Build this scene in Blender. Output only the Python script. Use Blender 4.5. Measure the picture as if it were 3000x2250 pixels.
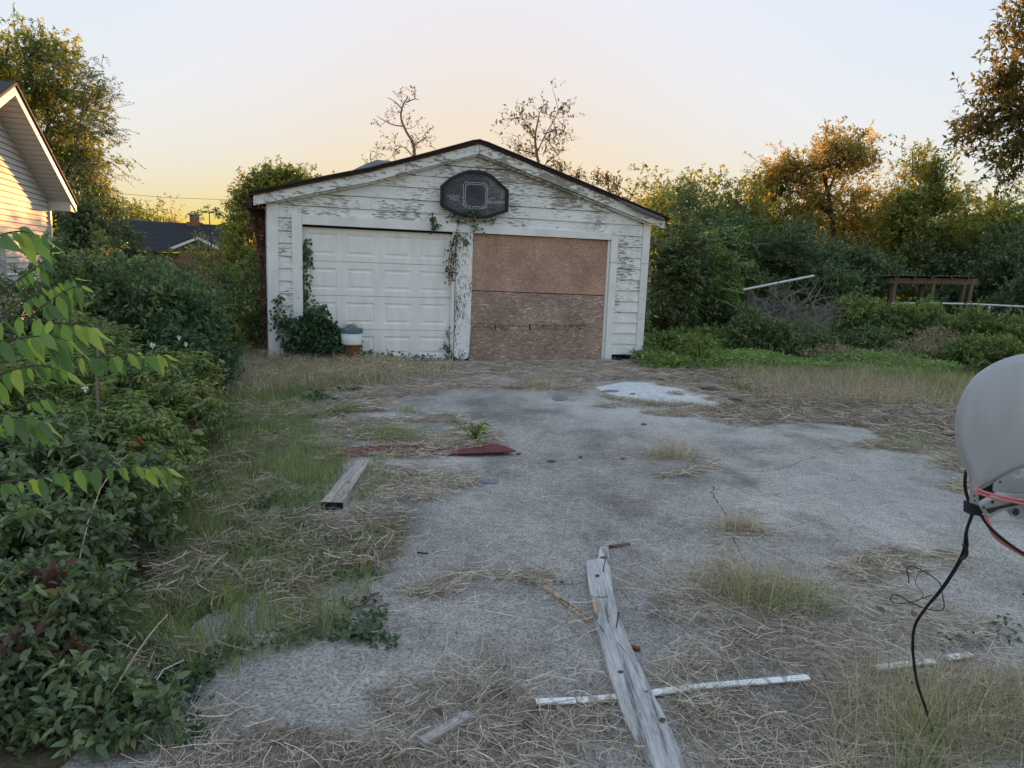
import bpy, math, random
import numpy as np
from mathutils import Vector, Matrix

R = math.radians
rng = np.random.default_rng(11)
random.seed(11)
sc = bpy.context.scene
for o in list(bpy.data.objects):
    bpy.data.objects.remove(o)
col = sc.collection

# ------------------------------------------------------------------ camera
F, CH = 2080.0, 1.5                       # focal length in photo pixels (3000 wide), eye height
PITCH, ROLL = R(9.4), R(2.15)
fwd = np.array([0, math.cos(PITCH), -math.sin(PITCH)])
r0 = np.array([1.0, 0, 0]); u0 = np.array([0, math.sin(PITCH), math.cos(PITCH)])
CR = r0 * math.cos(ROLL) + u0 * math.sin(ROLL)
CU = -r0 * math.sin(ROLL) + u0 * math.cos(ROLL)
cam = bpy.data.cameras.new('camera')
cam.sensor_fit = 'HORIZONTAL'; cam.sensor_width = 36.0; cam.lens = F / 3000 * 36.0
cam.clip_start = 0.05; cam.clip_end = 2000
co = bpy.data.objects.new('camera', cam); col.objects.link(co)
m = Matrix.Identity(4)
for i in range(3):
    m[i][0] = CR[i]; m[i][1] = CU[i]; m[i][2] = -fwd[i]
m[2][3] = CH
co.matrix_world = m
sc.camera = co

# ------------------------------------------------------------------ sky, sun, exposure
SUN_AZ, SUN_EL = -2.5, 3.0
SKY_GAMMA, SKY_SAT, SKY_STR, SUN_STR, EXPO = 0.06, 5.6, 0.15, 2.0, 2.5
w = bpy.data.worlds.new('World'); sc.world = w; w.use_nodes = True
wn = w.node_tree; bg = wn.nodes['Background']
sk = wn.nodes.new('ShaderNodeTexSky'); sk.sky_type = 'NISHITA'; sk.sun_disc = False
sk.sun_elevation = R(SUN_EL); sk.sun_rotation = R(SUN_AZ)
sk.air_density = 1.3; sk.dust_density = 0.6; sk.ozone_density = 2.0
gm = wn.nodes.new('ShaderNodeGamma'); gm.inputs[1].default_value = SKY_GAMMA
hs = wn.nodes.new('ShaderNodeHueSaturation'); hs.inputs['Saturation'].default_value = SKY_SAT
wn.links.new(sk.outputs[0], gm.inputs[0]); wn.links.new(gm.outputs[0], hs.inputs['Color'])
tn = wn.nodes.new('ShaderNodeMix'); tn.data_type = 'RGBA'; tn.blend_type = 'MULTIPLY'; tn.inputs[0].default_value = 1.0; tn.inputs[7].default_value = (.955, .965, 1.07, 1)
wn.links.new(hs.outputs[0], tn.inputs[6]); wn.links.new(tn.outputs[2], bg.inputs[0]); bg.inputs[1].default_value = SKY_STR
sl = bpy.data.lights.new('sun', 'SUN'); sl.energy = SUN_STR; sl.angle = R(0.5); sl.color = (0.88, 0.38, 0.10)
so = bpy.data.objects.new('sun', sl); col.objects.link(so)
sdir = Vector((math.sin(R(SUN_AZ)) * math.cos(R(SUN_EL)), math.cos(R(SUN_AZ)) * math.cos(R(SUN_EL)), math.sin(R(SUN_EL))))
so.rotation_euler = sdir.to_track_quat('Z', 'Y').to_euler(); so.location = (0, 60, 40)
vs = sc.view_settings
vs.view_transform = 'Standard'; vs.look = 'None'; vs.gamma = 1.0; vs.use_curve_mapping = False; vs.exposure = EXPO
sc.render.engine = 'CYCLES'
sc.cycles.max_bounces = 8; sc.cycles.transmission_bounces = 6; sc.cycles.diffuse_bounces = 4
sc.cycles.use_denoising = True

# ------------------------------------------------------------------ picture <-> place
def ray(px, py):
    return fwd + (px - 1500) / F * CR - (py - 1125) / F * CU
def G(px, py, z=0.0):                     # point of the photo on the horizontal plane z
    d = ray(px, py); return np.array([0, 0, CH]) + d * ((z - CH) / d[2])
def A(px, py, Y):                         # point of the photo at depth Y
    d = ray(px, py); return np.array([0, 0, CH]) + d * (Y / d[1])
def Gv(px, py, z=0.0):
    d = fwd[None] + ((px - 1500) / F)[:, None] * CR[None] - ((py - 1125) / F)[:, None] * CU[None]
    return np.array([0, 0, CH]) + d * ((z - CH) / d[:, 2])[:, None]

def nrm(v):
    return v / (np.linalg.norm(v, axis=-1, keepdims=True) + 1e-9)

def vnoise(p, seed=0):                    # value noise, any dimension up to 3
    p = np.asarray(p, float)
    if p.shape[-1] == 2: p = np.concatenate([p, np.zeros(p.shape[:-1] + (1,))], -1)
    i = np.floor(p).astype(np.int64); f = p - i; f = f * f * (3 - 2 * f)
    def h(a, b, c):
        n = (a * 73856093) ^ (b * 19349663) ^ (c * 83492791) ^ (seed * 2654435761 + 12345)
        n = (n ^ (n >> 13)) * 1274126177 & 0x7fffffff
        return ((n ^ (n >> 16)) & 0xffff) / 65535.0
    r = 0
    for dx in (0, 1):
        for dy in (0, 1):
            for dz in (0, 1):
                wgt = (f[..., 0] if dx else 1 - f[..., 0]) * (f[..., 1] if dy else 1 - f[..., 1]) * (f[..., 2] if dz else 1 - f[..., 2])
                r = r + wgt * h(i[..., 0] + dx, i[..., 1] + dy, i[..., 2] + dz)
    return r

# ------------------------------------------------------------------ objects
def tag(o, label=None, cat=None, group=None, kind=None):
    if label: o['label'] = label
    if cat: o['category'] = cat
    if group: o['group'] = group
    if kind: o['kind'] = kind
    return o
def thing(name, label, cat, loc=(0, 0, 0), rz=0.0, group=None):
    o = bpy.data.objects.new(name, None); col.objects.link(o)
    o.location = tuple(float(v) for v in loc); o.rotation_euler = (0, 0, rz); o.empty_display_size = .1
    return tag(o, label, cat, group)
def link(name, me, mat=None, parent=None):
    o = bpy.data.objects.new(name, me); col.objects.link(o)
    if mat is not None:
        me.materials.clear(); me.materials.append(mat)
    if parent is not None: o.parent = parent
    return o
def loc_of(p):
    return np.array(p.location) if p is not None else np.zeros(3)

def mesh_np(name, V, Fq, attr=None, smooth=False):
    """V (n,3), Fq (m,k): one mesh from arrays; attr: one value per vertex."""
    me = bpy.data.meshes.new(name)
    V = np.ascontiguousarray(V, dtype=np.float32); Fq = np.ascontiguousarray(Fq, dtype=np.int32)
    mm, k = Fq.shape
    me.vertices.add(len(V)); me.vertices.foreach_set('co', V.ravel())
    me.loops.add(mm * k); me.loops.foreach_set('vertex_index', Fq.ravel())
    me.polygons.add(mm); me.polygons.foreach_set('loop_start', np.arange(0, mm * k, k, dtype=np.int32))
    try: me.polygons.foreach_set('loop_total', np.full(mm, k, dtype=np.int32))
    except Exception: pass
    if smooth: me.polygons.foreach_set('use_smooth', np.ones(mm, dtype=bool))
    if attr is not None:
        a = me.attributes.new('rnd', 'FLOAT', 'POINT'); a.data.foreach_set('value', np.ascontiguousarray(attr, dtype=np.float32))
    me.update(calc_edges=True)
    return me

class MB:
    """collects boxes, tubes and polygons into one mesh"""
    def __init__(s): s.v = []; s.f = []
    def add(s, V, Fs):
        n = len(s.v); s.v += [tuple(float(c) for c in p) for p in V]; s.f += [tuple(i + n for i in f) for f in Fs]; return s
    def box(s, x0, x1, y0, y1, z0, z1):
        return s.add([(x0, y0, z0), (x1, y0, z0), (x1, y1, z0), (x0, y1, z0), (x0, y0, z1), (x1, y0, z1), (x1, y1, z1), (x0, y1, z1)],
                     [(0, 3, 2, 1), (4, 5, 6, 7), (0, 1, 5, 4), (1, 2, 6, 5), (2, 3, 7, 6), (3, 0, 4, 7)])
    def hexa(s, b, t):                     # bottom ring, top ring of 4 points
        return s.add(list(b) + list(t), [(0, 3, 2, 1), (4, 5, 6, 7), (0, 1, 5, 4), (1, 2, 6, 5), (2, 3, 7, 6), (3, 0, 4, 7)])
    def prism(s, poly, off):               # polygon and the same moved by off
        n = len(poly); off = np.array(off)
        V = [np.array(p) for p in poly] + [np.array(p) + off for p in poly]
        return s.add(V, [tuple(range(n))[::-1], tuple(range(n, 2 * n))] + [(i, (i + 1) % n, n + (i + 1) % n, n + i) for i in range(n)])
    def tube(s, pts, rad, n=6, cap=True):
        V, Fs = tube_arrays(pts, rad, n, cap); return s.add(V, Fs)
    def lathe(s, prof, c, n=24):
        V = []; Fs = []
        for (r, z) in prof:
            for k in range(n):
                a = 2 * math.pi * k / n; V.append((c[0] + r * math.cos(a), c[1] + r * math.sin(a), c[2] + z))
        for i in range(len(prof) - 1):
            for k in range(n):
                Fs.append((i * n + k, i * n + (k + 1) % n, (i + 1) * n + (k + 1) % n, (i + 1) * n + k))
        return s.add(V, Fs)
    def bar(s, a, b, wd, ht, up=(0, 0, 1)):  # rectangular bar from a to b
        a = np.array(a, float); b = np.array(b, float); d = nrm(b - a); sd = nrm(np.cross(d, up)); u = np.cross(sd, d)
        q = [(-wd / 2, -ht / 2), (wd / 2, -ht / 2), (wd / 2, ht / 2), (-wd / 2, ht / 2)]
        return s.hexa([a + sd * x + u * y for x, y in q], [b + sd * x + u * y for x, y in q])
    def build(s, name, mat, parent=None, world=False, smooth=False, bevel=0):
        V = np.array(s.v)
        if world and parent is not None: V = V - loc_of(parent)
        me = bpy.data.meshes.new(name); me.from_pydata(V.tolist(), [], s.f); me.update()
        if smooth:
            for p in me.polygons: p.use_smooth = True
        o = link(name, me, mat, parent)
        if bevel:
            b = o.modifiers.new('bevel', 'BEVEL'); b.width = bevel; b.segments = 2; b.limit_method = 'ANGLE'
        return o

def tube_arrays(pts, rad, n=6, cap=True):
    P = np.array(pts, float); k = len(P)
    rad = np.broadcast_to(np.array(rad, float), (k,))
    T = np.zeros_like(P); T[1:-1] = P[2:] - P[:-2]; T[0] = P[1] - P[0]; T[-1] = P[-1] - P[-2]; T = nrm(T)
    ref = np.array([0, 0, 1.0]) if abs(T[0][2]) < .9 else np.array([1.0, 0, 0])
    u = nrm(np.cross(T[0], ref)); V = []
    for i in range(k):
        u = nrm(u - T[i] * np.dot(u, T[i])); v = np.cross(T[i], u)
        for j in range(n):
            a = 2 * math.pi * j / n; V.append(P[i] + rad[i] * (math.cos(a) * u + math.sin(a) * v))
    Fs = [(i * n + j, i * n + (j + 1) % n, (i + 1) * n + (j + 1) % n, (i + 1) * n + j) for i in range(k - 1) for j in range(n)]
    if cap: Fs += [tuple(range(n))[::-1], tuple((k - 1) * n + j for j in range(n))]
    return V, Fs

def spline(pts, n=6):                      # smooth curve through points
    P = np.array(pts, float); Q = np.vstack([2 * P[0] - P[1], P, 2 * P[-1] - P[-2]]); out = []
    for i in range(1, len(Q) - 2):
        for t in np.linspace(0, 1, n, endpoint=False):
            a, b, c, d = Q[i - 1], Q[i], Q[i + 1], Q[i + 2]
            out.append(.5 * (2 * b + (c - a) * t + (2 * a - 5 * b + 4 * c - d) * t * t + (3 * b - a - 3 * c + d) * t ** 3))
    out.append(P[-1]); return np.array(out)

# ------------------------------------------------------------------ materials
MATS = {}
def nodes(name):
    mt = bpy.data.materials.new(name); mt.use_nodes = True; nt = mt.node_tree
    b = nt.nodes['Principled BSDF']; MATS[name] = mt
    def N(t, **kw):
        n = nt.nodes.new(t)
        for k, v in kw.items(): setattr(n, k, v)
        return n
    return mt, nt, b, N
def ramp(N, stops, inter='LINEAR'):
    r = N('ShaderNodeValToRGB'); cr = r.color_ramp; cr.interpolation = inter
    while len(cr.elements) < len(stops): cr.elements.new(0.5)
    for e, (p, c) in zip(cr.elements, stops):
        e.position = p; e.color = (c[0], c[1], c[2], 1) if not isinstance(c, (int, float)) else (c, c, c, 1)
    return r
def noise(N, nt, co_out, scale, detail=4, rough=.55, vec=None, dist=0.0):
    n = N('ShaderNodeTexNoise'); n.inputs['Scale'].default_value = scale; n.inputs['Detail'].default_value = detail
    n.inputs['Roughness'].default_value = rough; n.inputs['Distortion'].default_value = dist
    if vec is not None:
        mp = N('ShaderNodeMapping'); mp.inputs['Scale'].default_value = vec[:3]
        if len(vec) > 3: mp.inputs['Rotation'].default_value = vec[3:]
        nt.links.new(co_out, mp.inputs['Vector']); co_out = mp.outputs[0]
    nt.links.new(co_out, n.inputs['Vector']); return n.outputs['Fac']
def mix(N, nt, fac, a, b, mode='MIX'):
    n = N('ShaderNodeMix', data_type='RGBA', blend_type=mode)
    for sock, v in ((n.inputs[0], fac), (n.inputs[6], a), (n.inputs[7], b)):
        if hasattr(v, 'links') or hasattr(v, 'is_linked'): nt.links.new(v, sock)
        elif isinstance(v, (int, float)): sock.default_value = v
        else: sock.default_value = (v[0], v[1], v[2], 1)
    return n.outputs[2]
def bump(N, nt, b, h, strength=.3, dist=.01):
    bp = N('ShaderNodeBump'); bp.inputs['Strength'].default_value = strength; bp.inputs['Distance'].default_value = dist
    nt.links.new(h, bp.inputs['Height']); nt.links.new(bp.outputs[0], b.inputs['Normal'])
def plain(name, c, rough=.6, metal=0.0, var=.25, scale=8.0, bumps=.15, spec=.3, stretch=None):
    mt, nt, b, N = nodes(name); tc = N('ShaderNodeTexCoord')
    n1 = noise(N, nt, tc.outputs['Object'], scale, 6, .6, stretch)
    r = ramp(N, [(.25, tuple(v * (1 - var) for v in c)), (.75, tuple(min(1, v * (1 + var)) for v in c))])
    nt.links.new(n1, r.inputs[0]); nt.links.new(r.outputs[0], b.inputs['Base Color'])
    b.inputs['Roughness'].default_value = rough; b.inputs['Metallic'].default_value = metal; b.inputs['Specular IOR Level'].default_value = spec
    if bumps: bump(N, nt, b, n1, bumps, .01)
    return mt
def leafmat(name, stops, trans=.35, rough=.5, tboost=1.6, spec=.25, gain=1.5):
    """leaf: colour by the per-leaf random value, thin and translucent"""
    mt, nt, b, N = nodes(name)
    at = N('ShaderNodeAttribute', attribute_name='rnd')
    stops = [(p_, tuple(min(.9, v * gain) for v in c_)) for p_, c_ in stops]
    r = ramp(N, stops); nt.links.new(at.outputs['Fac'], r.inputs[0])
    nt.links.new(r.outputs[0], b.inputs['Base Color']); b.inputs['Roughness'].default_value = rough; b.inputs['Specular IOR Level'].default_value = spec
    t = N('ShaderNodeBsdfTranslucent')
    tb = mix(N, nt, 1.0, r.outputs[0], (tboost, tboost * 1.05, tboost * .6), 'MULTIPLY'); nt.links.new(tb, t.inputs[0])
    ms = N('ShaderNodeMixShader'); ms.inputs[0].default_value = trans
    nt.links.new(b.outputs[0], ms.inputs[1]); nt.links.new(t.outputs[0], ms.inputs[2])
    nt.links.new(ms.outputs[0], nt.nodes['Material Output'].inputs[0])
    return mt

def peel_paint(name, white=(.88, .885, .89), lo=.50, hi=.56, vec=(1, 1, 5), scale=9.0, bare=(.33, .31, .29)):
    """old white paint flaking off grey boards, along the grain"""
    mt, nt, b, N = nodes(name); tc = N('ShaderNodeTexCoord'); oi = N('ShaderNodeObjectInfo')
    ad = N('ShaderNodeVectorMath', operation='ADD'); mu = N('ShaderNodeVectorMath', operation='SCALE')
    cb = N('ShaderNodeCombineXYZ'); nt.links.new(oi.outputs['Random'], cb.inputs[0]); nt.links.new(oi.outputs['Random'], cb.inputs[2])
    nt.links.new(cb.outputs[0], mu.inputs[0]); mu.inputs['Scale'].default_value = 7.0
    nt.links.new(tc.outputs['Object'], ad.inputs[0]); nt.links.new(mu.outputs[0], ad.inputs[1])
    co_ = ad.outputs[0]
    a = noise(N, nt, co_, scale, 8, .62, vec)
    big = noise(N, nt, tc.outputs['Object'], 1.3, 3, .5)
    fine = noise(N, nt, co_, scale * 4, 4, .6, vec)
    m1 = N('ShaderNodeMath', operation='MULTIPLY_ADD'); nt.links.new(big, m1.inputs[0]); m1.inputs[1].default_value = .75; nt.links.new(a, m1.inputs[2])
    rv = N('ShaderNodeMath', operation='MULTIPLY_ADD'); nt.links.new(oi.outputs['Random'], rv.inputs[0]); rv.inputs[1].default_value = .07; nt.links.new(m1.outputs[0], rv.inputs[2])
    msk = ramp(N, [(lo + .385, 0.0), (hi + .385, 1.0)]); nt.links.new(rv.outputs[0], msk.inputs[0])
    wood = ramp(N, [(.3, tuple(v * .55 for v in bare)), (.5, bare), (.75, tuple(v * 1.5 for v in bare))]); nt.links.new(fine, wood.inputs[0])
    dirt = noise(N, nt, co_, 2.5, 6, .7)
    pr = ramp(N, [(.3, tuple(v * .82 for v in white)), (.6, white)]); nt.links.new(dirt, pr.inputs[0])
    c = mix(N, nt, msk.outputs[0], pr.outputs[0], wood.outputs[0]); nt.links.new(c, b.inputs['Base Color'])
    b.inputs['Roughness'].default_value = .65; b.inputs['Specular IOR Level'].default_value = .25
    inv = N('ShaderNodeMath', operation='MULTIPLY_ADD'); nt.links.new(msk.outputs[0], inv.inputs[0]); inv.inputs[1].default_value = -1; nt.links.new(fine, inv.inputs[2])
    bump(N, nt, b, inv.outputs[0], .35, .006)
    return mt

def wood_grey(name, light=(.60, .59, .58), dark=(.15, .145, .14), axis=0, scale=26):
    mt, nt, b, N = nodes(name); tc = N('ShaderNodeTexCoord')
    st = [1.0, 1.0, 1.0]; st[axis] = .06
    a = noise(N, nt, tc.outputs['Object'], scale, 8, .65, tuple(st), .6)
    f = noise(N, nt, tc.outputs['Object'], scale * 6, 4, .6, tuple(st))
    r = ramp(N, [(.33, tuple(v * .9 for v in dark)), (.46, tuple((x + y) / 2 for x, y in zip(light, dark))), (.66, light)])
    mm = N('ShaderNodeMath', operation='MULTIPLY_ADD'); nt.links.new(f, mm.inputs[0]); mm.inputs[1].default_value = .45
    sb = N('ShaderNodeMath', operation='SUBTRACT'); nt.links.new(a, sb.inputs[0]); sb.inputs[1].default_value = .22
    nt.links.new(sb.outputs[0], mm.inputs[2]); nt.links.new(mm.outputs[0], r.inputs[0]); nt.links.new(r.outputs[0], b.inputs['Base Color'])
    b.inputs['Roughness'].default_value = .8; b.inputs['Specular IOR Level'].default_value = .15; bump(N, nt, b, mm.outputs[0], .6, .01)
    return mt

# ---- named materials
M_peel = peel_paint('peeling_white_siding', lo=.575, hi=.615, vec=(1, 1, 6))
M_trim = peel_paint('white_trim_paint', lo=.63, hi=.69, vec=(3, 3, .6))
M_trimh = peel_paint('white_header_paint', lo=.66, hi=.72)
M_rake = peel_paint('rake_paint', lo=.56, hi=.60, vec=(1.2, 1, 4))
M_post = peel_paint('alligatored_post_paint', lo=.585, hi=.62, vec=(6, 6, 1.4), scale=13, bare=(.16, .15, .14))
M_door = plain('garage_door_paint', (.86, .865, .87), .45, 0, .09, 4, .03, .3, (2.5, 1, .5))
M_pvc = plain('white_pvc', (.80, .80, .78), .4, 0, .05, 5, .02)
M_roofedge = plain('dark_roof_edge', (.045, .028, .025), .85, 0, .6, 14, .5)
M_shingle = plain('roof_shingles', (.05, .05, .052), .9, 0, .5, 25, .5)
M_dark = plain('black_parts_and_gap_shade', (.012, .012, .014), .9, 0, .3, 10, 0)  # near-black for dark parts, and for shade painted between boards
M_blackplastic = plain('black_backboard_rim', (.014, .015, .019), .5, 0, .3, 20, .05)
M_white = plain('white_paint', (.78, .79, .79), .5, 0, .1, 12, .1)
M_galv = plain('galvanised_pipe', (.62, .66, .68), .4, .3, .15, 12, .05)
M_wire = plain('fence_wire', (.30, .31, .33), .5, .6, .2, 30, 0)
M_wire_old = plain('old_fence_wire', (.20, .22, .21), .6, .3, .2, 30, 0)
M_bark = plain('grey_brown_bark', (.085, .068, .055), .9, 0, .5, 9, .6, stretch=(3, 3, .6))
M_stalk = plain('tan_stalk', (.46, .38, .27), .8, 0, .3, 20, .1)
M_barklight = plain('pale_bark', (.20, .165, .14), .9, 0, .4, 12, .4, stretch=(3, 3, .6))
M_deadvine = plain('dead_brown_vine', (.085, .05, .035), .9, 0, .5, 25, .2)
M_twig = plain('grey_dead_branch', (.20, .175, .16), .9, 0, .4, 14, .3)
M_cable = plain('black_cable', (.012, .012, .016), .4, 0, .2, 20, 0)
M_thinwire = plain('navy_thin_wire', (.02, .02, .035), .4, 0, .2, 20, 0)
M_pink = plain('faded_red_wire', (.62, .20, .20), .5, 0, .15, 20, 0)
M_dish = plain('grey_dish_paint', (.40, .415, .45), .42, 0, .16, 9, .03, .4, (1, 1, .25))
M_bracket = plain('grey_bracket_metal', (.33, .345, .365), .5, .15, .14, 12, .04)
M_grey_in = plain('dark_bracket_inside', (.03, .03, .033), .7, 0, .3, 12, 0)
M_steel = plain('rusty_nail', (.035, .028, .025), .6, .5, .4, 40, 0)
M_soffit = plain('soffit_vinyl', (.74, .72, .70), .5, 0, .04, 3, 0)
M_vinyl = plain('vinyl_siding', (.64, .63, .62), .42, 0, .05, 2.0, .02)
M_brick = plain('red_brick', (.24, .11, .075), .9, 0, .35, 9, .2)
M_mortar = plain('mortar', (.34, .31, .28), .9, 0, .2, 20, .1)
M_navyroof = plain('navy_grey_shingle', (.034, .036, .048), .9, 0, .35, 2.2, .2, stretch=(1, 1, 6))
M_oldwood = wood_grey('weathered_grey_wood', axis=1)
M_oldwood2 = wood_grey('weathered_tan_wood', (.52, .475, .42), (.20, .175, .15), 1)
M_freshwood = wood_grey('fresh_split_wood', (.60, .47, .34), (.26, .17, .11), 1)
M_shedwood = wood_grey('brown_shed_lumber', (.24, .17, .125), (.10, .07, .055), 2)
M_slate = plain('slate_grey_shingle_piece', (.19, .20, .235), .7, 0, .25, 25, .2)
M_redsheet = plain('faded_red_paint', (.145, .03, .04), .6, 0, .35, 12, .12)
M_rust = plain('rusty_can', (.18, .075, .03), .85, .1, .7, 9, .3)
M_bluerim = plain('blue_bucket_band', (.07, .16, .22), .5, 0, .2, 10, .05)
M_flower = plain('white_petal', (.8, .78, .74), .6, 0, .05, 5, 0)
M_metalsheet = plain('grey_roofing_sheet', (.13, .13, .15), .5, .2, .3, 6, .1)

def mk_osb(name, c1, c2, c3, sc1, contrast=1.0):
    mt, nt, b, N = nodes(name); tc = N('ShaderNodeTexCoord')
    v = N('ShaderNodeTexVoronoi'); v.inputs['Scale'].default_value = sc1; v.inputs['Randomness'].default_value = 1
    mp = N('ShaderNodeMapping'); mp.inputs['Scale'].default_value = (.42, 1, 1.4); mp.inputs['Rotation'].default_value = (0, R(14), 0)
    wv = N('ShaderNodeTexNoise'); wv.inputs['Scale'].default_value = 5; wv.inputs['Detail'].default_value = 2
    nt.links.new(tc.outputs['Object'], wv.inputs['Vector'])
    dm = mix(N, nt, .10, tc.outputs['Object'], wv.outputs['Color'], 'ADD')
    nt.links.new(dm, mp.inputs['Vector']); nt.links.new(mp.outputs[0], v.inputs['Vector'])
    bw = N('ShaderNodeSeparateColor'); nt.links.new(v.outputs['Color'], bw.inputs[0])
    r = ramp(N, [(.0, c1), (.45, c2), (.8, c2), (1, c3)]); nt.links.new(bw.outputs[0], r.inputs[0])
    st = noise(N, nt, tc.outputs['Object'], 1.6, 5, .6); r2 = ramp(N, [(.32, .72), (.62, 1.08)]); nt.links.new(st, r2.inputs[0])
    fn = noise(N, nt, tc.outputs['Object'], 60, 3, .6, (.4, 1, 1)); r3 = ramp(N, [(.3, .7), (.7, 1.2)]); nt.links.new(fn, r3.inputs[0])
    c = mix(N, nt, 1.0, r.outputs[0], r2.outputs[0], 'MULTIPLY'); c = mix(N, nt, .8, c, r3.outputs[0], 'MULTIPLY')
    nt.links.new(c, b.inputs['Base Color']); b.inputs['Roughness'].default_value = .8; b.inputs['Specular IOR Level'].default_value = .15
    bump(N, nt, b, bw.outputs[0], .3, .004); return mt
M_osb_up = mk_osb('particle_board', (.40, .25, .19), (.50, .325, .25), (.68, .48, .38), 95)
M_osb_lo = mk_osb('weathered_strand_board', (.28, .20, .165), (.41, .30, .25), (.66, .51, .42), 40)

def mk_backboard():
    mt, nt, b, N = nodes('speckled_backboard_face'); tc = N('ShaderNodeTexCoord')
    a = noise(N, nt, tc.outputs['Object'], 75, 4, .75)
    big = noise(N, nt, tc.outputs['Object'], 3.2, 3, .5)
    sp = N('ShaderNodeVectorMath', operation='DISTANCE'); nt.links.new(tc.outputs['Object'], sp.inputs[0]); sp.inputs[1].default_value = (0.02, 0, .03)
    mr = N('ShaderNodeMapRange'); mr.inputs[1].default_value = .02; mr.inputs[2].default_value = .24; mr.inputs[3].default_value = -.16; mr.inputs[4].default_value = .0
    nt.links.new(sp.outputs['Value'], mr.inputs[0])
    s1 = N('ShaderNodeMath', operation='MULTIPLY_ADD'); nt.links.new(big, s1.inputs[0]); s1.inputs[1].default_value = .22; nt.links.new(a, s1.inputs[2])
    s2 = N('ShaderNodeMath', operation='ADD'); nt.links.new(s1.outputs[0], s2.inputs[0]); nt.links.new(mr.outputs[0], s2.inputs[1])
    r = ramp(N, [(.57, (.016, .018, .026)), (.66, (.075, .08, .10)), (.76, (.42, .44, .48))]); nt.links.new(s2.outputs[0], r.inputs[0])
    nt.links.new(r.outputs[0], b.inputs['Base Color']); b.inputs['Roughness'].default_value = .6
    return mt
M_bbface = mk_backboard()
M_bbline = plain('worn_white_print', (.42, .44, .48), .6, 0, .6, 60, 0)
M_ink = plain('faded_black_ink', (.035, .025, .022), .9, 0, .6, 50, 0)

def mk_concrete():
    mt, nt, b, N = nodes('weathered_concrete'); tc = N('ShaderNodeTexCoord'); P = tc.outputs['Object']
    fine = noise(N, nt, P, 72, 4, .8); mid = noise(N, nt, P, 24, 4, .65); big = noise(N, nt, P, .75, 6, .62, None, .6); st = noise(N, nt, P, 2.4, 6, .65, (1, .7, 1))
    r = ramp(N, [(.36, (.15, .136, .122)), (.47, (.325, .30, .274)), (.60, (.49, .455, .42))]); nt.links.new(fine, r.inputs[0])
    r2 = ramp(N, [(.26, .50), (.44, .88), (.58, 1.08), (.74, 1.5)]); nt.links.new(big, r2.inputs[0])
    r3 = ramp(N, [(.3, .62), (.5, 1.0), (.72, 1.2)]); nt.links.new(st, r3.inputs[0])
    r4 = ramp(N, [(.32, .75), (.65, 1.18)]); nt.links.new(mid, r4.inputs[0])
    c = mix(N, nt, 1.0, r.outputs[0], r2.outputs[0], 'MULTIPLY'); c = mix(N, nt, 1.0, c, r3.outputs[0], 'MULTIPLY'); c = mix(N, nt, .8, c, r4.outputs[0], 'MULTIPLY')
    # bleached worn surface patches with a shape of their own
    for (cx, cy, rad, amt) in ((1.7, 7.4, 1.3, .7), (2.7, 4.9, 1.1, .45), (3.9, 6.6, 1.1, .6), (.4, 7.9, .7, .3), (-.4, 5.2, .4, .3), (1.2, 3.4, .5, .25)):
        d = N('ShaderNodeVectorMath', operation='DISTANCE'); nt.links.new(P, d.inputs[0]); d.inputs[1].default_value = (cx, cy, 0)
        s = N('ShaderNodeMath', operation='MULTIPLY_ADD'); nt.links.new(st, s.inputs[0]); s.inputs[1].default_value = -rad * 1.5; nt.links.new(d.outputs['Value'], s.inputs[2])
        mr = N('ShaderNodeMapRange'); mr.inputs[1].default_value = rad * .35; mr.inputs[2].default_value = -rad * .5; mr.inputs[3].default_value = 0; mr.inputs[4].default_value = amt
        nt.links.new(s.outputs[0], mr.inputs[0])
        m5 = N('ShaderNodeMath', operation='MULTIPLY'); nt.links.new(mr.outputs[0], m5.inputs[0]); rr = ramp(N, [(.36, 0.0), (.5, 1.0)]); nt.links.new(fine, rr.inputs[0]); nt.links.new(rr.outputs[0], m5.inputs[1])
        c = mix(N, nt, m5.outputs[0], c, (.66, .635, .61))
    nt.links.new(c, b.inputs['Base Color']); b.inputs['Roughness'].default_value = .88; b.inputs['Specular IOR Level'].default_value = .2
    ad = N('ShaderNodeMath', operation='ADD'); nt.links.new(fine, ad.inputs[0]); nt.links.new(mid, ad.inputs[1]); bump(N, nt, b, ad.outputs[0], .8, .008)
    return mt
M_conc = mk_concrete()
M_concpale = plain('bleached_concrete', (.62, .63, .635), .9, 0, .35, 26, .5)

def mk_ground():
    mt, nt, b, N = nodes('dry_earth_and_thatch'); tc = N('ShaderNodeTexCoord'); P = tc.outputs['Object']
    a = noise(N, nt, P, 1.1, 6, .65); f = noise(N, nt, P, 40, 5, .7)
    r = ramp(N, [(.3, (.09, .075, .062)), (.5, (.17, .145, .118)), (.7, (.24, .205, .165))]); nt.links.new(f, r.inputs[0])
    r2 = ramp(N, [(.4, (.9, .85, .75)), (.6, (.65, .85, .5))]); nt.links.new(a, r2.inputs[0])
    c = mix(N, nt, 1.0, r.outputs[0], r2.outputs[0], 'MULTIPLY'); nt.links.new(c, b.inputs['Base Color'])
    b.inputs['Roughness'].default_value = .95; b.inputs['Specular IOR Level'].default_value = .05; bump(N, nt, b, f, .8, .02); return mt
M_ground = mk_ground()

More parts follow.
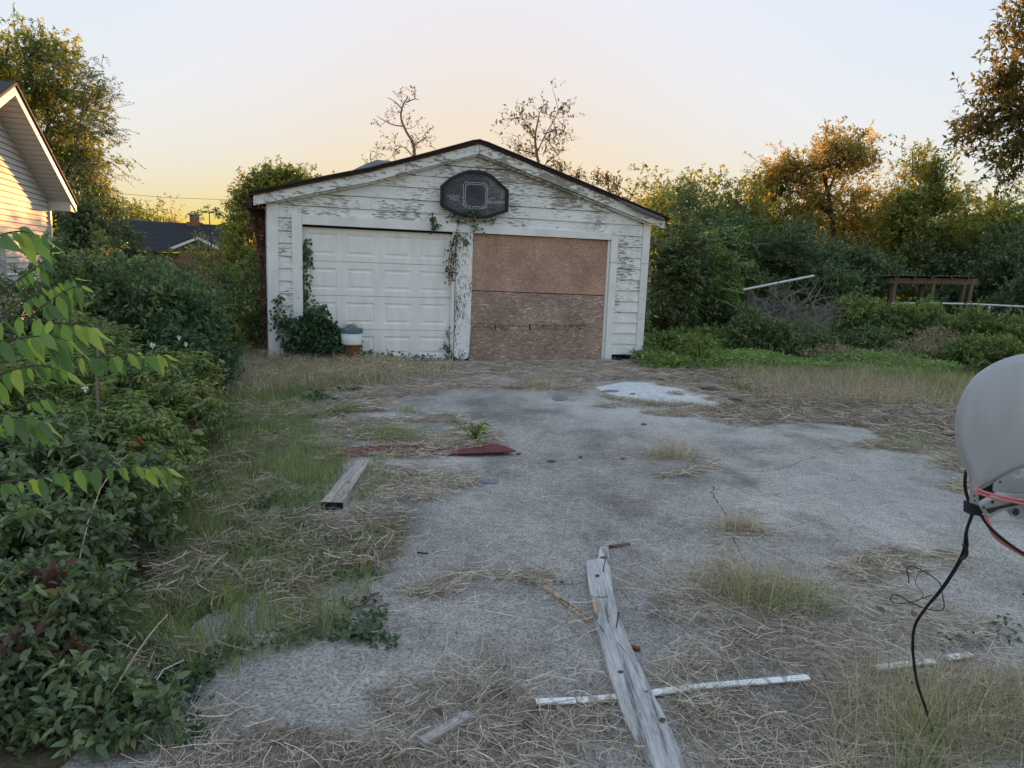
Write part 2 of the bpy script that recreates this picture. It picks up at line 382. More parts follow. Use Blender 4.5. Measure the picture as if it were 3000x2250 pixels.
g = lambda *v: v
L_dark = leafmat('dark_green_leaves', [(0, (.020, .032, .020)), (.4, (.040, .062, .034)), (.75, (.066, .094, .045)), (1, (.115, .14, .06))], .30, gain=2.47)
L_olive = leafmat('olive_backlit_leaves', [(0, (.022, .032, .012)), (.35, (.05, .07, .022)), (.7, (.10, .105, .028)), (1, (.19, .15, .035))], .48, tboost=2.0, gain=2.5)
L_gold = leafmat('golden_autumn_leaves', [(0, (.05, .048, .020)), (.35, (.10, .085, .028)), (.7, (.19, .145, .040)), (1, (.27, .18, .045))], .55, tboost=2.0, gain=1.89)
L_pecan = leafmat('pecan_leaves', [(0, (.035, .035, .016)), (.45, (.075, .07, .024)), (.8, (.15, .105, .030)), (1, (.22, .13, .03))], .42, tboost=1.9, gain=1.68)
L_roofleaf = leafmat('brownish_backlit_leaves', [(0, (.03, .026, .018)), (.5, (.07, .055, .032)), (1, (.13, .09, .035))], .35, tboost=1.8, gain=1.8)
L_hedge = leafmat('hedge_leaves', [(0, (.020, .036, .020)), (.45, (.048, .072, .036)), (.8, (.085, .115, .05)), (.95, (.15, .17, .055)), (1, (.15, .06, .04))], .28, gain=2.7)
L_nandina = leafmat('nandina_leaves', [(0, (.028, .045, .022)), (.45, (.062, .09, .036)), (.78, (.115, .14, .046)), (.9, (.15, .12, .04)), (.96, (.17, .06, .045)), (1, (.19, .045, .045))], .32, gain=2.6)
L_blue = leafmat('bluish_low_leaves', [(0, (.035, .056, .034)), (.4, (.07, .10, .05)), (.75, (.115, .15, .07)), (.93, (.17, .19, .075)), (1, (.14, .07, .05))], .25, .38, spec=.45, gain=1.75)
L_red = leafmat('dark_red_leaves', [(0, (.05, .030, .026)), (.5, (.10, .05, .045)), (.8, (.12, .07, .045)), (1, (.06, .09, .045))], .25, gain=1.2)
L_ivy = leafmat('ivy_leaves', [(0, (.014, .030, .018)), (.5, (.030, .060, .030)), (.9, (.06, .095, .045)), (1, (.10, .12, .06))], .22, .4, gain=2.12)
L_bright = leafmat('bright_sapling_leaves', [(0, (.070, .125, .055)), (.4, (.105, .18, .060)), (.75, (.17, .26, .060)), (1, (.28, .33, .07))], .42, .45, 1.5, gain=1.5)
L_cover = leafmat('ground_cover_leaves', [(0, (.045, .08, .03)), (.5, (.09, .135, .048)), (.9, (.15, .195, .065)), (1, (.25, .27, .08))], .3, gain=2.28)
L_lime = leafmat('lime_weed_leaves', [(0, (.11, .17, .04)), (.6, (.19, .26, .055)), (1, (.30, .34, .08))], .35, gain=1.2)
L_deadleaf = leafmat('dead_leaves', [(0, (.05, .03, .022)), (.6, (.10, .06, .04)), (1, (.17, .11, .07))], .25, gain=1.3)
L_grass = leafmat('grass_blades', [(0, (.038, .056, .022)), (.35, (.074, .095, .042)), (.65, (.118, .136, .064)), (.82, (.17, .16, .085)), (1, (.25, .22, .15))], .3, gain=2.4)
L_grassdry = leafmat('dry_grass_blades', [(0, (.08, .068, .046)), (.35, (.15, .125, .085)), (.7, (.23, .19, .14)), (1, (.36, .31, .24))], .25, tboost=1.2, gain=2.5)
L_straw = leafmat('straw', [(0, (.12, .10, .08)), (.35, (.22, .185, .15)), (.7, (.36, .31, .255)), (1, (.54, .48, .41))], .12, gain=1.6)
L_strawdark = leafmat('brown_straw', [(0, (.06, .048, .040)), (.5, (.14, .112, .09)), (.85, (.23, .19, .155)), (1, (.36, .31, .26))], .12, gain=2.36)
L_weed = leafmat('green_grass_blades', [(0, (.05, .085, .028)), (.5, (.10, .15, .045)), (.8, (.16, .19, .065)), (1, (.27, .22, .10))], .35, gain=1.85)

# ================================================================== SETTING
def axis_grid(a, b, near, far):
    xs = [0.0]; s = near
    while xs[-1] < b: xs.append(xs[-1] + s); s *= 1.10
    ys = [0.0]; s = near
    while ys[-1] > a: ys.append(ys[-1] - s); s *= 1.10
    return np.array(sorted(set(xs + ys)))
gx = axis_grid(-500, 500, .5, 0); gy = axis_grid(-60, 900, .5, 0)
XX, YY = np.meshgrid(gx, gy); dist = np.hypot(XX, YY)
ZZ = -.012 + .018 * (vnoise(np.stack([XX, YY], -1) * 1.3, 3) - .5) * np.clip(dist / 6, 0, 1) - np.clip((dist - 120) / 800, 0, 1) * 1.5
nx, ny = len(gx), len(gy)
idx = np.arange(nx * ny).reshape(ny, nx)
Fg = np.stack([idx[:-1, :-1], idx[:-1, 1:], idx[1:, 1:], idx[1:, :-1]], -1).reshape(-1, 4)
tag(link('ground', mesh_np('ground', np.stack([XX, YY, ZZ], -1).reshape(-1, 3), Fg, smooth=True), M_ground), 'dry earth and thatch of the yard around the driveway', 'ground', kind='structure')

def slab(name, pts, z0, z1, mat, label, rough=0.03):
    P = np.array(pts)[:, :2]; Q = []
    for i in range(len(P)):
        a, b = P[i], P[(i + 1) % len(P)]; k = max(1, int(np.linalg.norm(b - a) / .25))
        for t in range(k):
            q = a + (b - a) * t / k; q = q + (vnoise(np.array([q * 3.1]), 5)[0] - .5) * rough * 6 * np.array([.7, .7]); Q.append(q)
    mb = MB(); mb.prism([(q[0], q[1], z0) for q in Q], (0, 0, z1 - z0))
    o = mb.build(name, mat); tag(o, label, 'driveway', kind='structure'); return o
drive = [G(640, 1760), G(800, 1480), G(830, 1290), G(860, 1150), G(930, 1085), (-1.7, 10.78, 0), (2.1, 11.95, 0), G(1900, 1100), G(2080, 1178), G(2350, 1222), G(2600, 1262), G(2850, 1310), G(3200, 1410), (4.6, 2.0, 0), (4.6, -3, 0), (-2.0, -3, 0), G(100, 2350)]
dw = slab('driveway', drive, -.12, .012, M_conc, 'cracked grey concrete driveway running up to the white garage')
slab('driveway_apron', [G(1745, 1138), G(1830, 1122), G(1950, 1126), G(2060, 1152), G(2150, 1184), G(2040, 1194), G(1920, 1188), G(1810, 1172)], -.1, .017, M_concpale, 'bleached pale concrete patch before the boarded bay', .012)

def crack(pxs, wdt):
    P = np.array([G(x, y, .0125) for x, y in pxs]); P = spline(P, 7); P[:, :2] += (rng.random((len(P), 2)) - .5) * .022; wdt = wdt * .55
    mb = MB(); k = len(P); T = np.gradient(P, axis=0); S = nrm(np.cross(T, [0, 0, 1.0])) * wdt * rng.uniform(.4, 1.2, (k, 1))
    V = np.concatenate([P + S, P - S]); mb.add(V, [(i, i + 1, k + i + 1, k + i) for i in range(k - 1)]); return mb.build('crack', M_dark, dw, world=True)
for c_, w_ in (([(2395, 1335), (2260, 1378), (2130, 1372), (2030, 1352), (1985, 1350)], .006), ([(2400, 1375), (2600, 1380), (2800, 1365)], .005),
               ([(2090, 1425), (2088, 1450), (2110, 1480), (2130, 1510)], .007), ([(2130, 1520), (2160, 1600), (2240, 1720), (2300, 1800)], .005),
               ([(2300, 1258), (2480, 1275), (2640, 1300), (2800, 1318)], .007), ([(2060, 1210), (2160, 1225), (2290, 1250)], .006), ([(1700, 1175), (1850, 1193), (2060, 1212)], .009),
               ([(1900, 1725), (1960, 1735), (2030, 1742)], .004), ([(1500, 1705), (1640, 1712), (1730, 1706)], .003)):
    crack(c_, w_)

# ================================================================== GARAGE
GX, GY, GYAW = -3.560, 10.288, R(17.43)
gc, gs = math.cos(GYAW), math.sin(GYAW)
def wall(px, py, yl=0.0):                  # photo point on the garage front plane, in garage coordinates (u, y, z)
    n = np.array([-gs, gc, 0]); d = ray(px, py); c0 = np.array([GX, GY, 0]) + n * yl
    t = np.dot(c0 - np.array([0, 0, CH]), n) / np.dot(d, n); p = np.array([0, 0, CH]) + d * t - np.array([GX, GY, 0])
    return np.array([p[0] * gc + p[1] * gs, yl, p[2]])
def gw(p):                                 # garage coordinates to world
    p = np.asarray(p, float); return np.stack([GX + p[..., 0] * gc - p[..., 1] * gs, GY + p[..., 0] * gs + p[..., 1] * gc, p[..., 2]], -1)

gar = thing('garage', 'old white two-bay garage with peeling clapboards and low gable roof', 'garage', (GX, GY, 0), GYAW)
W = 6.03; PKU, PKZ = 3.034, 3.225
rk = [(-.17, 2.275), (1.42, 2.70), (PKU, PKZ), (6.22, 2.282)]        # centre line of the rake board
def rake_z(u):
    return float(np.interp(u, [p[0] for p in rk], [p[1] for p in rk]))
def rake_u(z):                             # where the rake centre line has height z: left, right
    zl = [p[1] for p in rk[:3]]; ul = [p[0] for p in rk[:3]]
    return float(np.interp(z, zl, ul)), float(np.interp(-z, [-PKZ, -2.282], [PKU, 6.22]))
EXPOS = .179
def lap(u0, u1, z0, z1, u0t=None, u1t=None, bow=0.0):
    """one lap board: bottom edge proud of the top edge"""
    u0t = u0 if u0t is None else u0t; u1t = u1 if u1t is None else u1t
    k = max(1, int((u1 - u0) / .7)); mb = MB(); V = []; Fs = []
    for i in range(k + 1):
        t = i / k; ub = u0 + (u1 - u0) * t; ut = u0t + (u1t - u0t) * t
        dz = bow * math.sin(math.pi * t) + random.uniform(-.0015, .0015); dy = random.uniform(-.0015, .0015)
        V += [(ub, -.030 + dy, z0 + dz), (ut, -.009 + dy, z1 - .005 + dz), (ut, .005, z1 - .005 + dz), (ub, -.004, z0 + dz)]
    for i in range(k):
        a = i * 4; Fs += [(a + j, a + (j + 1) % 4, a + 4 + (j + 1) % 4, a + 4 + j) for j in range(4)]
    Fs += [(0, 1, 2, 3), (k * 4 + 3, k * 4 + 2, k * 4 + 1, k * 4)]
    mb.add(V, Fs); return mb.build('clapboard', M_peel, gar)
z = .10; course = 0
joints = {11: [.95], 12: [1.45, 3.9], 13: [2.05, 4.35], 14: [1.1, 4.05], 15: [2.35]}
while z < PKZ - .12:
    z1 = z + EXPOS
    if z1 < 2.14:
        lap(.152, .345, z, z1); lap(5.452, 5.895, z, z1, bow=random.choice([0, 0, -.004]))
    else:
        l0, r0_ = rake_u(max(z, 2.28)); l1, r1 = rake_u(max(z1, 2.28))
        l0 = max(l0 + .05, .152); r0_ = min(r0_ - .05, 5.895); l1 = max(min(l1 + .05, PKU - .01), .152); r1 = min(max(r1 - .05, PKU + .01), 5.895)
        us = [l0] + [j for j in joints.get(course, []) if l0 + .3 < j < r0_ - .3] + [r0_]
        for a, b in zip(us[:-1], us[1:]):
            at = l1 if a == l0 else a; bt = r1 if b == r0_ else b
            if a > l0: a += .002; at += .002
            if bt <= at: continue
            lap(a, b, z, z1, at, bt, random.uniform(-.004, .003))
    z = z1; course += 1
MB().box(.02, .40, .008, .05, .0, 2.2).build('wall_sheathing', M_dark, gar); MB().box(5.40, W - .02, .008, .05, .0, 2.2).build('wall_sheathing', M_dark, gar)  # wall and gable sheathing blackened to paint shadow lines between the clapboards
MB().prism([(.05, .012, 2.12), (W - .05, .012, 2.12), (W - .05, .012, 2.26), (PKU, .012, 3.18), (1.42, .012, 2.66), (.05, .012, 2.26)], (0, .04, 0)).build('gable_sheathing', M_dark, gar)

def boardp(name, poly, y0, y1, mat, parent=gar, bevel=.003):   # polygon in (u,z) between two depths
    return MB().prism([(u, y1, zz) for u, zz in poly], (0, y0 - y1, 0)).build(name, mat, parent, bevel=bevel)
lean = lambda zz: .0
boardp('corner_board', [(-.005, .07), (.148, .05), (.152, 2.33), (0, 2.27)], -.045, .0, M_trim)
boardp('corner_board', [(5.90, .06), (6.03, .06), (6.03, .70), (5.90, .70)], -.045, .0, M_trim)
boardp('corner_board', [(5.90, .705), (6.03, .705), (6.03, 1.62), (5.90, 1.62)], -.043, .0, M_trim)
boardp('corner_board', [(5.90, 1.625), (6.03, 1.625), (6.03, 2.27), (5.90, 2.305)], -.045, .0, M_trim)
boardp('door_casing', [(.335, .0), (.478, .0), (.478, 2.125), (.335, 2.125)], -.055, .0, M_trim)
boardp('door_casing', [(5.33, .0), (5.452, .0), (5.452, 1.62), (5.33, 1.62)], -.055, .0, M_trim)
boardp('door_casing', [(5.33, 1.625), (5.452, 1.625), (5.452, 2.06), (5.33, 2.06)], -.053, .0, M_trim)
boardp('header_board', [(.481, 1.985), (2.96, 1.985), (2.96, 2.115), (.481, 2.125)], -.052, .0, M_trimh)
boardp('header_board', [(2.963, 1.985), (5.327, 1.985), (5.327, 2.09), (2.963, 2.115)], -.052, .0, M_trimh)
boardp('centre_post', [(2.745, .07), (2.80, .03), (2.90, .02), (2.98, .05), (2.99, .25), (3.0, .5), (3.0, 1.982), (2.745, 1.982)], -.045, .02, M_post)
boardp('door_stop', [(2.685, .0), (2.738, .0), (2.738, 1.982), (2.685, 1.982)], -.02, .05, M_pvc)
boardp('door_stop', [(5.29, .0), (5.327, .0), (5.327, 1.98), (5.29, 1.98)], -.01, .12, M_pvc)
MB().box(.478, 2.7, .02, .10, 1.955, 1.984).build('door_seal', M_dark, gar)

# roll-up door: four sections, four raised panels in each
gdoor = link('garage_door', None, None, gar)
zb = [.0, .47, .975, 1.475, 1.975]
cols = [(.482, 1.02), (1.022, 1.575), (1.577, 2.13), (2.132, 2.69)]
for i in range(4):
    z0, z1 = zb[i] + .003, zb[i + 1] - .003; y = .055
    us = [.48]
    for a, b in cols: us += [a + .075, b - .055]
    us.append(2.69); zs = [z0, z0 + .085, z1 - .095, z1]
    mb = MB()
    for a in range(len(us) - 1):
        for c in range(3):
            if c == 1 and a % 2 == 1: continue
            mb.add([(us[a], y, zs[c]), (us[a + 1], y, zs[c]), (us[a + 1], y, zs[c + 1]), (us[a], y, zs[c + 1])], [(0, 1, 2, 3)])
    mb.add([(.48, y, z1), (2.69, y, z1), (2.69, y + .035, z1 + .002), (.48, y + .035, z1 + .002)], [(0, 1, 2, 3)])
    mb.add([(.48, y, z0), (2.69, y, z0), (2.69, y + .035, z0 - .002), (.48, y + .035, z0 - .002)], [(3, 2, 1, 0)])
    mb.build('door_section', M_door, gdoor)
    for a, b in cols:
        u0_, u1_, p0, p1 = a + .075, b - .055, zs[1], zs[2]; mb = MB(); rings = []
        for ins, dy in ((0, 0), (.016, .010), (.038, .011), (.058, .002)):
            rings.append([(u0_ + ins, y + dy, p0 + ins), (u1_ - ins, y + dy, p0 + ins), (u1_ - ins, y + dy, p1 - ins), (u0_ + ins, y + dy, p1 - ins)])
        V = sum(rings, []); Fs = [(q * 4 + j, q * 4 + (j + 1) % 4, q * 4 + 4 + (j + 1) % 4, q * 4 + 4 + j) for q in range(3) for j in range(4)] + [(12, 13, 14, 15)]
        mb.add(V, Fs).build('raised_panel', M_door, gdoor)
MB().box(.47, 2.72, .095, .12, 0, 2.0).build('door_backing', M_dark, gdoor)
# a crease where the door was bent, on the third section
MB().add([(2.42, .053, 1.0), (2.685, .045, .985), (2.685, .038, 1.015), (2.50, .053, 1.03)], [(0, 1, 2, 3)]).build('dent', M_door, gdoor)

# boarded bay
osb1 = boardp('board_panel', [(3.004, 1.11), (5.288, 1.085), (5.288, 1.975), (3.004, 1.98)], .02, .035, M_osb_up, bevel=0)
osb2 = boardp('board_panel', [(3.004, -.01), (5.288, -.01), (5.288, 1.072), (3.004, 1.098)], .016, .033, M_osb_lo, bevel=0)
MB().box(3.0, 5.33, .04, .06, 0, 2.0).build('bay_backing', M_dark, gar)
for (x, y) in ((1458, 701), (1492, 703), (1528, 705), (1594, 708), (1660, 712), (1692, 712), (1725, 714), (1456, 738), (1490, 740), (1525, 742), (1590, 745), (1655, 748), (1690, 750), (1722, 752), (1505, 785), (1690, 790), (1390, 755), (1778, 755), (1412, 800), (1514, 847), (1388, 838)):
    p = wall(x, y, .018); MB().box(p[0] - .006, p[0] + .006, .0165, .0185, p[2] - .006, p[2] + .006).build('nail_head', M_dark, osb1)

def text_mesh(s, size, space=1.0, shear=0.0):
    cu = bpy.data.curves.new('txt', 'FONT'); cu.body = s; cu.size = size; cu.align_x = 'CENTER'; cu.align_y = 'CENTER'; cu.space_character = space; cu.shear = shear
    o = bpy.data.objects.new('txt', cu); col.objects.link(o); dg = bpy.context.evaluated_depsgraph_get(); dg.update()
    me = bpy.data.meshes.new_from_object(o.evaluated_get(dg)); bpy.data.objects.remove(o); bpy.data.curves.remove(cu)
    V = np.array([v.co[:] for v in me.vertices]); Fs = [tuple(p.vertices) for p in me.polygons]; bpy.data.meshes.remove(me); return V, Fs
def print_text(s, size, c, y, mat, parent, flip=False, name='lettering', sx=1.0, shear=0, ang=0.0):
    V, Fs = text_mesh(s, size, 1.0, shear); k = -1 if flip else 1
    ca, sa = math.cos(ang), math.sin(ang); X = V[:, 0] * sx * k; Z = V[:, 1] * k
    Vw = [(c[0] + a * ca - b * sa, y, c[1] + a * sa + b * ca) for a, b in zip(X, Z)]
    return MB().add(Vw, Fs).build(name, mat, parent)
def wp(x, y): q = wall(x, y, .014); return (q[0], q[2])
OS = (1380, 900); ozx = lambda x, y: wp(OS[0] + x * .18987, OS[1] + y * .18987)
yI = .0135
print_text('Georgia-Pacific', .055, ozx(1680, 287), yI, M_ink, osb2, True, sx=1.06)
a_, b_, c_ = ozx(1665, 322), ozx(1700, 322), ozx(1682, 352); MB().add([(a_[0], yI, a_[1]), (b_[0], yI, b_[1]), (c_[0], yI, c_[1])], [(0, 1, 2)]).build('triangle_mark', M_ink, osb2)
print_text('APA', .062, ozx(515, 338), yI, M_ink, osb2, True, sx=1.15)
print_text('RATED SHEATHING', .022, ozx(520, 295), yI, M_ink, osb2, True)
print_text('24/16  7/16 INCH', .021, ozx(700, 290), yI, M_ink, osb2, True)
print_text('SIZED FOR SPACING\nEXPOSURE 1', .022, ozx(820, 290), yI, M_ink, osb2, True)
print_text('PS 2-92  000', .026, ozx(825, 345), yI, M_ink, osb2, True)
print_text('HUD-UM-40C', .02, ozx(1070, 342), yI, M_ink, osb2, True)
print_text('THIS SIDE DOWN\nSTRENGTH AXIS', .02, ozx(1180, 285), yI, M_ink, osb2, True)
print_text('SPACE 1/8 INCH\nAT ALL EDGES', .02, ozx(1325, 290), yI, M_ink, osb2, True)
print_text('PRP-108\nMILL 384', .02, ozx(1455, 285), yI, M_ink, osb2, True)
print_text('TECO TESTED\nSTRUCTURAL', .022, ozx(240, 305), yI, M_ink, osb2, True)
print_text('SHEATHING SPAN\nRATED PANEL', .019, ozx(80, 300), yI, M_ink, osb2, True)
def rule(x0, y0, x1, y1, t=.005, nm='printed_rule'):
    a, b = ozx(x0, y0), ozx(x1, y1); d = np.array([b[0] - a[0], b[1] - a[1]]); n_ = np.array([-d[1], d[0]]) / (np.linalg.norm(d) + 1e-9) * t / 2
    MB().add([(a[0] + n_[0], yI, a[1] + n_[1]), (b[0] + n_[0], yI, b[1] + n_[1]), (b[0] - n_[0], yI, b[1] - n_[1]), (a[0] - n_[0], yI, a[1] - n_[1])], [(0, 1, 2, 3)]).build(nm, M_ink, osb2)
for q in ((10, 255, 345, 255), (10, 348, 345, 350), (345, 255, 345, 350), (375, 258, 375, 355, .02), (905, 260, 908, 355, .026), (1020, 260, 1020, 355, .008), (1120, 262, 1120, 335), (1525, 262, 1525, 352), (1130, 320, 1225, 324, .004), (1130, 345, 1230, 348, .004), (1280, 322, 1370, 326, .004), (1280, 348, 1370, 350, .004), (1420, 322, 1500, 325, .004), (1410, 350, 1510, 352, .004)):
    rule(*q)
for (x, y, rr) in ((320, 305, .034), (412, 290, .028), (1085, 290, .028), (490, 295, .026)):
    c = ozx(x, y); V = []; n_ = 18
    for rad in (rr, rr * .8):
        V += [(c[0] + rad * math.cos(2 * math.pi * k / n_), yI - .0005, c[1] + rad * math.sin(2 * math.pi * k / n_)) for k in range(n_)]
    MB().add(V, [(k, (k + 1) % n_, n_ + (k + 1) % n_, n_ + k) for k in range(n_)]).build('round_stamp', M_ink, osb2)

# rake boards, roof, other walls
def offset_poly(pts, lo, hi):
    return [(u, zz + lo) for u, zz in pts] + [(u, zz + hi) for u, zz in pts[::-1]]
boardp('rake_board', offset_poly([rk[0], (.9, 2.565), rk[1], (2.2, 2.955), (PKU - .002, PKZ)], -.075, .062), -.155, -.06, M_rake)
boardp('rake_board', offset_poly([(PKU + .002, PKZ), (4.6, 2.768), rk[3]], -.075, .062), -.155, -.06, M_rake)
boardp('rake_moulding', offset_poly([(.1, rake_z(.1)), (1.42, 2.70), (PKU - .003, PKZ)], -.10, -.077), -.10, -.06, M_rake)
boardp('rake_moulding', offset_poly([(PKU + .003, PKZ), (5.95, rake_z(5.95))], -.10, -.077), -.10, -.06, M_rake)
roof = link('roof', None, None, gar)
def slope(pts, lo, hi, y0, y1, name, mat):
    return MB().prism([(u, y1, zz) for u, zz in offset_poly(pts, lo, hi)], (0, y0 - y1, 0)).build(name, mat, roof)
Lp = [(-.23, 2.258), (.9, 2.565), rk[1], (2.2, 2.955), (PKU - .12, PKZ - .028), (PKU, PKZ - .004)]; Rp = [(PKU, PKZ - .004), (PKU + .12, PKZ - .028), (4.6, 2.768), (6.27, 2.268)]
slope(Lp, .065, .10, -.20, 6.2, 'roof_decking', M_roofedge); slope(Rp, .065, .10, -.20, 6.2, 'roof_decking', M_roofedge)
slope(Lp, .104, .128, -.225, 6.22, 'shingle_layer', M_roofedge); slope(Rp, .104, .120, -.225, 6.22, 'shingle_layer', M_shingle)
MB().box(-.02, .0, .05, 6.0, 0, 2.25).build('side_wall', M_peel, gar); MB().box(W, W + .02, .05, 6.0, 0, 2.25).build('side_wall', M_peel, gar)
MB().prism([(0, 6.0, 0), (W, 6.0, 0), (W, 6.0, 2.27), (PKU, 6.0, 3.2), (0, 6.0, 2.27)], (0, .03, 0)).build('back_wall', M_peel, gar)
MB().box(-.26, -.19, -.17, 6.2, 2.16, 2.31).build('eave_fascia', M_roofedge, gar); MB().box(-.185, -.03, -.06, 6.0, 2.17, 2.185).build('eave_soffit', M_deadvine, gar)
# lifted and torn roofing, seen above the left slope
def lift(pts, mat, name, label, yl):
    V = np.array([gw(np.array([p[0], yl + p[1], p[2]])) for p in pts]); c = V.mean(0)
    return V, c
def roofpt(px, py, yl): q = wall(px, py, yl); return q
t_ = thing('roofing_sheet', 'crumpled grey roofing sheet lifted on the left roof slope', 'roofing', gw(wall(1110, 480, .9)))
mb = MB(); a = [wall(1030, 500, .6), wall(1075, 478, .7), wall(1105, 468, .8), wall(1140, 471, .8), wall(1180, 476, .75)]; b = [wall(1032, 503, .45), wall(1078, 500, .45), wall(1110, 497, .45), wall(1145, 490, .45), wall(1182, 480, .45)]
V = np.array([gw(p) for p in a + b]); mb.add(V, [(i, i + 1, 6 + i, 5 + i) for i in range(4)]); V2 = V + np.array([0, .06, -.05]); mb.add(V2, [(i, 5 + i, 6 + i, i + 1) for i in range(4)]); mb.build('sheet', M_metalsheet, t_, world=True)
t_ = thing('lifted_shingle', 'black curled shingle flap standing above the left eave', 'shingle', gw(wall(860, 530, .5)))
mb = MB(); V = np.array([gw(wall(*q)) for q in ((800, 553, .3), (861, 526, .5), (893, 533, .5), (905, 534, .3), (860, 545, .25))]); mb.prism(V, (0, .02, -.012)); mb.build('flap', M_dark, t_, world=True)
t_ = thing('drip_sheet', 'grey metal edge sheet over the right eave corner', 'roofing', gw(wall(1920, 640, -.2)))
mb = MB(); V = np.array([gw(wall(*q)) for q in ((1800, 577, -.235), (1872, 607, -.235), (1945, 638, -.24), (1948, 646, -.24), (1870, 619, -.235))]); mb.prism(V, (gs * .02, .12, 0)); mb.build('sheet', M_metalsheet, t_, world=True)

# backboard
BZ = lambda x, y, yl=-.16: wall(1270 + x * .1085, 480 + y * .1085, yl)
bc = BZ(1110, 830); bb = thing('basketball_backboard', 'black speckled fan-shaped basketball backboard on the garage gable', 'backboard', gw(np.array([bc[0], -.05, bc[2]])), GYAW)
outl = spline([(198, 640), (200, 590), (330, 470), (560, 310), (900, 185), (1150, 168), (1420, 220), (1610, 330), (1800, 500), (2005, 690), (2030, 730)], 4).tolist() + [[2018, 1285], [1990, 1310], [1440, 1472], [850, 1440], [640, 1375], [230, 1175], [192, 1110]]
def bbl(x, y, yl): q = BZ(x, y, -.16); return (q[0] - bc[0], yl + .05, q[2] - bc[2])
cx_, cy_ = 1110, 850
inner = [[cx_ + (x - cx_) * .90, cy_ + (y - cy_) * .875] for x, y in outl]
n_ = len(outl); mb = MB(); V = [bbl(x, y, -.175) for x, y in outl] + [bbl(x, y, -.175) for x, y in inner] + [bbl(x, y, -.12) for x, y in outl] + [bbl(x, y, -.155) for x, y in inner]
Fs = []
for i in range(n_):
    j = (i + 1) % n_; Fs += [(i, j, n_ + j, n_ + i), (2 * n_ + i, 2 * n_ + j, j, i), (n_ + i, n_ + j, 3 * n_ + j, 3 * n_ + i)]
Fs.append(tuple(range(2 * n_, 3 * n_))); mb.add(V, Fs).build('rim', M_blackplastic, bb, bevel=.004)
face = MB().add([bbl(x, y, -.158) for x, y in inner], [tuple(range(n_))]).build('face', M_bbface, bb)
def bbstrip(pts, t, nm='printed_outline', m_=None):
    P = np.array(pts, float); T = np.roll(P, -1, 0) - np.roll(P, 1, 0); Nn = np.stack([-T[:, 1], T[:, 0]], -1); Nn /= np.linalg.norm(Nn, axis=1)[:, None]; k = len(P)
    V = [bbl(*(p + n * t), -.1605) for p, n in zip(P, Nn)] + [bbl(*(p - n * t), -.1605) for p, n in zip(P, Nn)]
    MB().add(V, [(i, (i + 1) % k, k + (i + 1) % k, k + i) for i in range(k)]).build(nm, m_ or M_bbline, face)
def rrect(c, rad):
    out = []
    for i in range(4):
        p = np.array(c[i]); a = nrm(np.array(c[i - 1]) - p); b = nrm(np.array(c[(i + 1) % 4]) - p)
        for t in np.linspace(0, 1, 6): out.append((p + a * rad) * (1 - t) ** 2 + 2 * p * t * (1 - t) + (p + b * rad) * t * t)
    return out
bbstrip(rrect([(810, 480), (1470, 530), (1435, 1225), (800, 1180)], 130), 8)
bbstrip(rrect([(868, 535), (1425, 578), (1400, 1175), (845, 1135)], 110), 8)
MB().add([bbl(920, 250, -.1785), bbl(1400, 300, -.1785), bbl(1410, 205, -.1785), bbl(905, 172, -.1785)], [(0, 1, 2, 3)]).build('top_pad', M_blackplastic, bb)
def bbtext(s, size, x, y, sx=1.0, shear=0, ang=0.0, m_=None):
    V, Fs = text_mesh(s, size, 1.0, shear); c = bbl(x, y, -.161); ca, sa = math.cos(ang), math.sin(ang)
    MB().add([(c[0] + a * sx * ca - b * sa, c[1], c[2] + a * sx * sa + b * ca) for a, b, _ in V], Fs).build('lettering', m_ or M_bbline, face)
mb = MB(); mb.add([bbl(425, 845, -.1596), bbl(680, 860, -.1596), bbl(680, 1010, -.1596), bbl(425, 995, -.1596)], [(0, 1, 2, 3)]).build('printed_block', M_bbface, face)
bbtext('HUFFY', .060, 550, 885, 1.1, 0, -.03); bbtext('SPORTS', .046, 560, 962, 1.0, 0, -.03)
bbtext('Slammin', .085, 1665, 1030, 1.0, .35, .05)
bbtext('~', .11, 1560, 930, 1.4, .3, .25)
mb = MB(); 
for (x0, x1) in ((960, 1200),): mb.box(*(bbl(x0, 1270, 0)[0], bbl(x1, 1270, 0)[0]), -.14, -.105, bbl(0, 1340, 0)[2], bbl(0, 1200, 0)[2])
mb.build('rim_bracket', M_blackplastic, bb)

